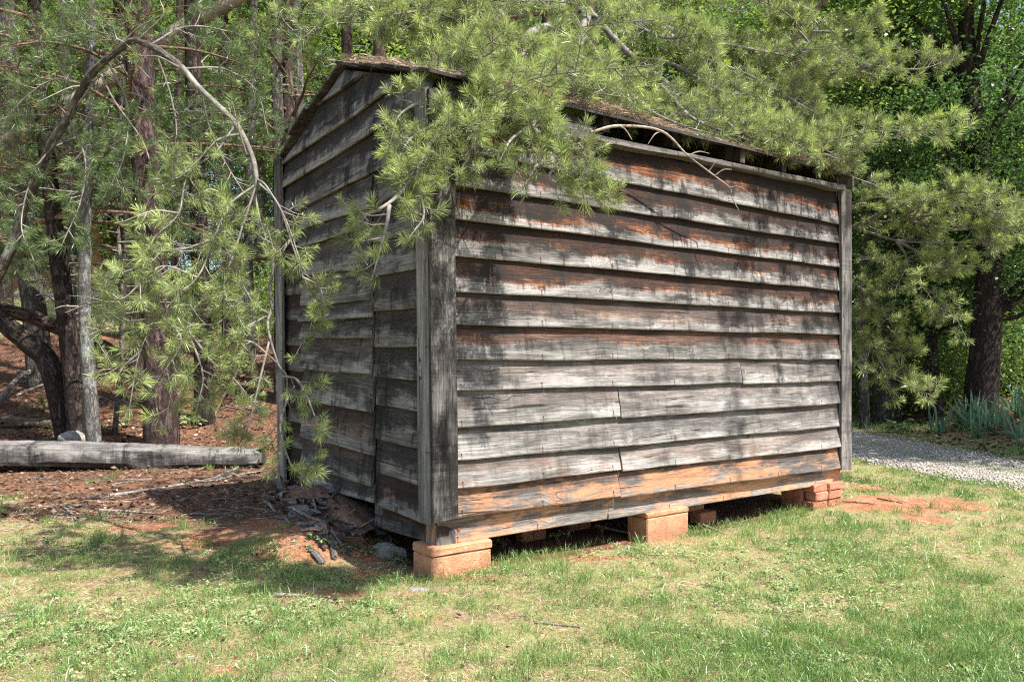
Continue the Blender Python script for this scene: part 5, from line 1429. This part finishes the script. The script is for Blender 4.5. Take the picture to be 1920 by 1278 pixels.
# needle mat on the roof
n = 42000; u = rg.uniform(-.08, LEN + .02, n); l = -.07 + 2.3 * rg.random(n) ** 1.6 * .55
keep = rg.random(n) < smooth(.36, .55, fbm(u * 1.3 + 2, l * 2.5, 3)) + .12; u, l = u[keep], l[keep]; n = len(u)
zz = np.array([rfz(a) for a in l]); lump = .05 * smooth(.40, .7, fbm(u * 1.3 + 2, l * 2.5, 3))
b = W(u, l, zz + .008 + lump * rg.random(n)); az = rg.uniform(0, 6.28, n); d = unit(np.stack([np.cos(az), np.sin(az), rg.normal(-.05, .22, n)], -1))
V, Fq, rn = kites(b, d, rg.uniform(.04, .09, n), np.full(n, .0034), rg.uniform(-.1, .15, n), rg.random(n), None, rg)
tag(mk('roof_needle_mat', V, Fq, ROOFNEEDLE, attrs=dict(rnd=rn)), 'mat of pale brown pine needles lying along the roof edge', 'needle litter', kind='stuff')
# gravel stones
n = 9000; t_ = rg.random(n); j = (t_ * 250 + 30).astype(int); o_ = np.where(rg.random(n) < .5, -1, 1) * rg.uniform(.22, 1.08, n)
c = rc[j] + nr[j] * o_[:, None] + rg.normal(0, .04, (n, 2)); s = rg.uniform(.008, .022, n)
oct_ = np.array([(1, 0, 0), (0, 1, 0), (-1, 0, 0), (0, -1, 0), (0, 0, .7), (0, 0, -.7)], float); of = np.array([(0, 1, 4), (1, 2, 4), (2, 3, 4), (3, 0, 4), (1, 0, 5), (2, 1, 5), (3, 2, 5), (0, 3, 5)])
V = (oct_[None] * rg.uniform(.6, 1.3, (n, 6, 1)) * s[:, None, None]) ; az = rg.uniform(0, 6.28, n); cs, sn = np.cos(az)[:, None], np.sin(az)[:, None]
V = np.stack([V[..., 0] * cs - V[..., 1] * sn, V[..., 0] * sn + V[..., 1] * cs, V[..., 2]], -1) + np.stack([c[:, 0], c[:, 1], H(c[:, 0], c[:, 1]) + .014], -1)[:, None]
Fq = (of[None] + (np.arange(n) * 6)[:, None, None]).reshape(-1, 3)
tag(mk('gravel_stones', V.reshape(-1, 3), Fq, PEBBLE), 'loose pale gravel stones on the driveway', 'gravel', kind='stuff')

# ------------------------------------------------------------------ things on the ground
def rock(name, label, c, size, seed, mat=STONE, cat='stone', group=None):
    r = np.random.default_rng(seed); nu, nv = 20, 12; VV = []
    for i in range(nv + 1):
        ph = math.pi * i / nv
        for j in range(nu):
            th = 2 * math.pi * j / nu; d = np.array([math.sin(ph) * math.cos(th), math.sin(ph) * math.sin(th), math.cos(ph)])
            k = 1 + 1.0 * (fbm(d[0] * 1.5 + seed, d[1] * 1.5 + d[2] * 1.3 + seed * 2, 5) - .5)
            VV.append(np.asarray(c) + d * k * np.asarray(size))
    Fq = np.array([[i * nu + j, i * nu + (j + 1) % nu, (i + 1) * nu + (j + 1) % nu, (i + 1) * nu + j] for i in range(nv) for j in range(nu)])
    return tag(mk(name, np.array(VV), Fq, mat, None, tuple(c), smooth_=True), label, cat, group)
# hewn timber lying at the edge of the wood
ta, tb = G(-260, 884), G(492, 874)
ta[2] = float(H(ta[0], ta[1])); tb[2] = float(H(tb[0], tb[1]))
ax = unit(tb - ta); LT = np.linalg.norm(tb - ta); sd2 = unit(np.cross(ax, [0, 0, 1.0])); up = np.cross(sd2, ax)
ns = 150; s = np.linspace(0, LT, ns); VV = []; UVv = []; vv = []
prof = [(-.16, .0), (-.175, .05), (-.17, .20), (-.14, .255), (-.02, .275), (.12, .26), (.17, .21), (.175, .06), (.15, .0)]
TB = thing('hewn_timber', 'long weathered grey hewn timber lying at the edge of the wood', 'timber', tuple(ta))
for q, (a, b) in enumerate(prof):
    tap = 1 - .22 * smooth(LT * .55, LT, s); nz_ = (fbm(s * 1.6 + q * 3, np.full(ns, q * 1.7), 4) - .5) * .10 + (fbm(s * 7 + q * 5, np.full(ns, q * 2.7), 3) - .5) * .03
    under = .035 * (fbm(s * .9 + 5, np.zeros(ns), 3) - .2) if b < .02 else 0
    ss_ = s.copy(); ss_[-1] += (-.05, .03, -.10, .0, .04, -.06, .02, -.03, .0)[q]; ss_[-2] += ss_[-1] - s[-1]
    p = ta + up * (.03 * np.sin(s * 1.1 + .6))[:, None] + ax * ss_[:, None] + sd2 * ((a + nz_) * tap)[:, None] + up * ((b * tap + nz_ * .6 + under + .02))[:, None]
    VV.append(p); UVv.append(np.stack([s, np.full(ns, q * .07)], -1)); vv.append(np.full(ns, .55 if b < .1 else .2))
VV = np.concatenate(VV); m_ = len(prof)
Fc = [[r * ns + k, r * ns + k + 1, ((r + 1) % m_) * ns + k + 1, ((r + 1) % m_) * ns + k] for r in range(m_) for k in range(ns - 1)] + [[r * ns for r in range(m_)], [r * ns + ns - 1 for r in range(m_)][::-1]]
o = mk('beam', VV, Fc, WOOD, TB, uv=np.concatenate(UVv), attrs=dict(v=np.concatenate(vv)))
o['warm'] = .15; o['dark'] = .8; o['clay'] = 0.0; o['tone'] = 1.1
g = P(137, 826, 9.6); rock('field_stone', 'smooth round grey stone sitting just behind the timber', (g[0], g[1], float(H(g[0], g[1])) + .12), (.17, .14, .15), 3)
c = Wb(np.array([[.0, lj - .10, .05]]))[0]; rock('corner_stone', 'rough pale grey stone under the sill of the gable wall', c - np.array([0, 0, .02]), (.105, .07, .062), 31)
g = G(786, 1106); rock('flat_stone', 'small flat grey stone in the weeds in front of the corner block', g + (0, 0, .0), (.06, .05, .014), 12)

# rotten log crumbling under the boarded doorway
RL = thing('rotten_log', 'rotten crumbling grey log lying under the boarded doorway of the gable wall', 'log', tuple(Wb(np.array([[-.12, lj + .45, 0]]))[0]))
r5 = np.random.default_rng(9)
pp = Wb(np.array([[-.05, lj - .02, .06], [-.06, lj + .3, .07], [-.08, lj + .7, .06], [-.07, lj + 1.2, .04], [-.05, lj + 1.7, .0]]))
pp[:, 2] += [.0, .05, .11, .13, .13]
V, Fq, U = tube(pp, [.11, .15, .155, .12, .05], 26, n=110, rough=.55, seed=12)
o = mk('log_core', V, Fq, WOOD, RL, uv=U[:, ::-1], attrs=dict(v=np.full(len(V), .6))); o['warm'] = .7; o['dark'] = .4; o['clay'] = .3; o['tone'] = 1.4
for i in range(150):
    f = r5.random(); l_ = lj - .05 + 1.45 * f; a_ = r5.uniform(-.1, 1.45); rr_ = .15 * (1 - .35 * f) + r5.uniform(-.01, .03)
    u_ = -.07 - rr_ * math.cos(a_) * 1.25 - (r5.random() < .25) * r5.uniform(0, .15); zc = max(.06 + rr_ * math.sin(a_) * .95 - (.10 if u_ < -.24 else 0), .012)
    L_ = r5.uniform(.07, .34); w_ = r5.uniform(.010, .045); th = r5.uniform(.004, .012); yaw = r5.normal(0, .22); pit = r5.normal(-.05, .18); roll = a_ - 1.4 + r5.normal(0, .35)
    VV, Fc = bevel_block(-w_ / 2, w_ / 2, -L_ / 2, L_ / 2, -th / 2, th / 2, min(.003, th * .3), i, 3)
    VV[:, 0] *= (1 - 1.1 * np.clip(VV[:, 1] / L_ - .1, 0, .5)); VV[:, 2] += .02 * np.sin(VV[:, 1] * 9 + i)
    x0 = VV[:, 0] * math.cos(roll) - VV[:, 2] * math.sin(roll); z0 = VV[:, 0] * math.sin(roll) + VV[:, 2] * math.cos(roll)
    y_ = VV[:, 1] * math.cos(pit) - z0 * math.sin(pit); z2 = VV[:, 1] * math.sin(pit) + z0 * math.cos(pit)
    x_ = x0 * math.cos(yaw) - y_ * math.sin(yaw); y2 = x0 * math.sin(yaw) + y_ * math.cos(yaw)
    fl = Wb(np.stack([u_ + x_, l_ + y2, zc + z2], -1)); fl[:, 2] += max(.0, .13 * float(smooth(lj, lj + .7, l_))) ; fl[:, 2] = np.maximum(fl[:, 2], H(fl[:, 0], fl[:, 1]) + .004 + VV[:, 2] - VV[:, 2].min())
    o = mk('wood_flake', fl, Fc, WOOD, RL, uv=np.stack([VV[:, 1], VV[:, 0] + i * .3], -1), attrs=dict(v=np.full(len(VV), r5.uniform(.2, .8))))
    o['warm'] = float(r5.random() < .5) * .8; o['dark'] = .3; o['clay'] = float(r5.random() < .15); o['tone'] = float(r5.uniform(1.0, 2.0))

# sticks
def stick(label, px0, py0, px1, py1, rad, seed, group=None, mat=TWIG, bend=.03, forks=0, lift=0.0, cat='stick'):
    r = np.random.default_rng(seed); a, b = G(px0, py0), G(px1, py1); d = b - a; L = np.linalg.norm(d)
    side = unit(np.cross(d, [0, 0, 1.0])); n = 7; s = np.linspace(0, 1, n)
    p = a + d * s[:, None] + side * (np.cumsum(r.normal(0, bend, n)) * L * .4)[:, None]; p[:, 2] = H(p[:, 0], p[:, 1]) + rad * .9 + lift * np.sin(s * math.pi)
    parts = [tube(p, np.linspace(rad, rad * .55, n), 8, n=30, rough=.18, seed=seed)]
    for i in range(forks):
        j = r.integers(1, n - 1); e = unit(d * .8 / L + side * r.choice([-1, 1]) * r.uniform(.3, .8) + np.array([0, 0, r.uniform(0, .25)])); l2 = L * r.uniform(.12, .35)
        parts.append(tube([p[j], p[j] + e * l2 * .5 + r.normal(0, .01, 3), p[j] + e * l2], [rad * .5, rad * .35, rad * .15], 5, n=10))
    V, Fq, U = joinm(parts)
    return tag(mk('fallen_stick', V, Fq, mat, None, tuple(a), uv=U, smooth_=True), label, cat, group)
stick('thick broken stick lying on the bare clay left of the corner block', 515, 1118, 602, 1124, .012, 1)
stick('short pale broken stick at the end of the thick one on the clay', 600, 1129, 634, 1133, .012, 2, mat=DEADWOOD)
stick('dark stick with a pale broken end in the dry grass', 2, 1157, 90, 1149, .008, 3)
stick('thin dark twig curling through the short grass in front of the middle block', 1000, 1166, 1088, 1178, .006, 4)
stick('dark twig lying on bare red clay by the driveway', 1645, 935, 1690, 944, .007, 5, mat=TWIG_BROWN)
stick('thin stick on red clay beside the brick pier', 1575, 940, 1640, 946, .007, 6, mat=TWIG_BROWN)
stick('long thin grey pole lying on the needle litter in front of the timber', 205, 932, 505, 884, .016, 7, forks=3, bend=.012)
stick('forked grey branch lying in front of the timber end', 395, 905, 500, 862, .018, 8, forks=4)
stick('pale forked twig on the clay below the timber', 185, 958, 300, 965, .010, 9, forks=5, mat=DEADWOOD)
stick('stub of grey branch poking from the grass below the timber', 112, 950, 138, 978, .012, 10, forks=1)
stick('pale straight stick on the clay near the gable wall', 632, 1010, 672, 1020, .008, 11, mat=DEADWOOD)
stick('bleached split stick lying under the front sill', 1118, 988, 1182, 1002, .014, 12, mat=DEADWOOD)
stick('flat pale wood chip on the grass beside the middle block', 1312, 985, 1348, 998, .012, 13, mat=DEADWOOD)
stick('long mossy fallen branch behind the round stone', -30, 800, 150, 812, .05, 14, mat=TWIG_BROWN, forks=4)
stick('crooked fallen limb on the leaves below the leaning trunk', 30, 700, 130, 735, .035, 15, mat=TWIG_BROWN, forks=4)
stick('dark fallen limb beyond the slim pine', 395, 745, 470, 705, .03, 16, mat=TWIG_BROWN, forks=3, lift=.1)
stick('grey barkless limb slanting over the leaves below the leaning tree', -20, 770, 120, 700, .04, 201, forks=5, lift=.25)
stick('dark crooked limb lying across the leaves behind the dark pine', 190, 700, 300, 668, .035, 202, mat=TWIG_BROWN, forks=5, lift=.2)
stick('long pale limb lying behind the lichen covered tree', 30, 745, 260, 690, .022, 203, mat=DEADWOOD, forks=5, lift=.12)
stick('thick rotten limb lying just behind the timber', -40, 785, 130, 800, .06, 204, mat=TWIG_BROWN, forks=3)
stick('forked brown limb propped beside the slim pine', 400, 790, 450, 690, .022, 205, mat=TWIG_BROWN, forks=4, lift=.35)
for i in range(60):
    px = rg.uniform(0, 600); py = rg.uniform(885, 985); a = rg.uniform(-.4, .4); L = rg.uniform(30, 110)
    stick('thin dry twig lying on the needle litter in front of the timber', px, py, px + L, min(max(py + a * L * .4, 860), 1005), rg.uniform(.003, .007), 30 + i, 'thin twigs on the needle litter', forks=int(rg.integers(0, 4)), bend=.05)
for i in range(26):
    px = rg.uniform(-20, 480); py = rg.uniform(715, 825); a = rg.uniform(-.5, .5); L = rg.uniform(30, 100)
    stick('dry twig lying on the brown leaves behind the timber', px, py, px + L, max(py + a * L * .5, 705), rg.uniform(.005, .013), 80 + i, 'twigs on the wood floor', forks=int(rg.integers(0, 4)), bend=.05)

# leafy seedlings behind the timber and by the gable wall
def seedling(label, g, n, size, seed, mat=CLOVER, name='seedling', cat='plant', group=None, hgt=.12):
    r = np.random.default_rng(seed); t = thing(name, label, cat, tuple(g), group)
    tp = []; base = []; dd = []
    for i in range(max(2, n // 4)):
        az = r.uniform(0, 6.28); e = g + np.array([math.cos(az) * hgt * .6, math.sin(az) * hgt * .6, hgt * r.uniform(.5, 1.0)])
        tp.append(tube([g + (0, 0, -.01), (g + e) / 2 + (0, 0, .02), e], [.003, .0025, .0015], 4, n=8))
        for k in range(4):
            f = r.uniform(.4, 1.0); base.append(g + (e - g) * f); a2 = az + r.normal(0, 1.0); dd.append([math.cos(a2), math.sin(a2), r.uniform(-.3, .4)])
    V, Fq, U = joinm(tp); mk('stem', V, Fq, TWIG_BROWN, t, uv=U)
    base = np.array(base); n_ = len(base); ln = size * r.uniform(.6, 1.1, n_)
    V, Fq, rn = ovals(base, unit(np.array(dd)), ln, ln * .55, r.uniform(0, .4, n_), np.clip(r.normal(.4, .2, n_), 0, 1), unit(np.array([0, 0, 1.0]) + r.normal(0, .35, (n_, 3))))
    mk('leaves', V, Fq, mat, t, attrs=dict(rnd=rn))
    return t
for i, (px, py) in enumerate([(95, 768), (60, 775), (205, 812), (190, 818), (222, 806), (345, 795), (362, 802), (100, 815), (290, 800), (150, 700), (208, 690), (255, 700), (175, 730)]):
    seedling('bright green leafy seedling on the leaves behind the timber', G(px, py), 24, .085, i, group='seedlings behind the timber', hgt=.2)
for i, (px, py) in enumerate([(722, 1030), (690, 1040), (610, 1022), (655, 1035), (740, 1045), (745, 1055), (590, 1010)]):
    seedling('small broad-leaved weed growing on the shaded clay by the gable sill', G(px, py), 30, .035, 40 + i, group='weeds by the gable sill', hgt=.06)
seedling('bright green bushy weed on the far edge of the driveway', G(1682, 812), 60, .12, 60, name='leafy_weed', hgt=.25)
seedling('plantain rosette with broad leaves alone in the front lawn', G(1810, 1262), 36, .052, 61, LEAF, name='plantain', hgt=.03)
for i in range(9):
    px, py = 905 + i * 42, 1030 - i * 6
    seedling('small dark green weed sprouting in the shade under the front sill', G(px + rg.uniform(-15, 15), py), 22, .03, 70 + i, group='weeds under the front sill', hgt=.07)
# irises
for i in range(34):
    X_ = rg.uniform(6.75, 8.2); Y_ = rg.uniform(10.2, 13.2)
    if abs((X_ / Y_) * F + 960 - 1850) > 105: continue
    r = np.random.default_rng(500 + i); g = np.array([X_, Y_, float(H(X_, Y_))]); n_ = 16
    t = thing('iris', 'clump of upright blue green sword leaves on the bank below the dark oak', 'iris', tuple(g), 'iris clumps on the bank')
    fan = r.uniform(0, 3.14); tp = []
    for k in range(n_):
        a = r.normal(0, .42); az = fan + r.normal(0, .5); L_ = r.uniform(.22, .60); w_ = r.uniform(.011, .021)
        d = np.array([math.sin(a) * math.cos(az), math.sin(a) * math.sin(az), math.cos(a)]); b0 = g + np.array([r.normal(0, .06), r.normal(0, .06), -.02]); sidev = unit(np.cross(d, [math.sin(az), -math.cos(az), .1]))
        s_ = np.linspace(0, 1, 6); bend = r.uniform(.0, .9) * (r.random() < .6); c_ = b0 + d * (s_ * L_)[:, None] + np.array([math.cos(az), math.sin(az), -1.2]) * (bend * L_ * s_ ** 3 * .5)[:, None]
        wv = w_ * np.array([.7, 1, 1, .85, .55, .05]); VV = np.concatenate([c_ + sidev * wv[:, None], c_ - sidev * wv[:, None]])
        tp.append((VV, np.array([[q, q + 1, q + 7, q + 6] for q in range(5)]), np.full((12, 2), r.random())))
    V, Fq, U = joinm(tp); mk('leaves', V, Fq, IRIS, t, attrs=dict(rnd=U[:, 0]))
# the cabin glimpsed far up the slope
hx, hy = gp(118, 32); hz = float(H(hx, hy))
CB = thing('far_cabin', 'brown wooden cabin glimpsed far through the trunks beyond the far driveway', 'cabin', (hx, hy, hz))
CABIN = plain('brown_cabin_wall', (.36, .17, .085)); CROOF = plain('dark_shingles', (.07, .065, .06)); CDARK = plain('dark_window', (.015, .017, .02), .25)
def wbox(name, c, s, mt, par):
    VV, Fc = bevel_block(c[0] - s[0] / 2, c[0] + s[0] / 2, c[1] - s[1] / 2, c[1] + s[1] / 2, c[2] - s[2] / 2, c[2] + s[2] / 2, .01, 2, 1); return mk(name, VV, Fc, mt, par)
wbox('wall', (hx, hy, hz + 1.3), (5, 4, 2.9), CABIN, CB)
for dx in (-1.4, .25, 1.6): w_ = wbox('window', (hx + dx, hy - 2.0, hz + 1.5), (.75, .08, 1.1), CABIN, CB); wbox('pane', (hx + dx, hy - 2.045, hz + 1.5), (.62, .03, .95), CDARK, w_)
mk('roof', [(hx - 2.8, hy - 2.4, hz + 2.7), (hx + 2.8, hy - 2.4, hz + 2.7), (hx + 2.8, hy, hz + 4.2), (hx - 2.8, hy, hz + 4.2), (hx - 2.8, hy + 2.4, hz + 2.7), (hx + 2.8, hy + 2.4, hz + 2.7), (hx - 2.8, hy, hz + 4.05), (hx + 2.8, hy, hz + 4.05)], [[0, 1, 2, 3], [3, 2, 5, 4], [0, 6, 7, 1], [4, 5, 7, 6], [0, 3, 4, 6], [1, 7, 5, 2]], CROOF, CB)
print('total', len(bpy.data.objects), sum(len(m.polygons) * 2 for m in bpy.data.meshes))
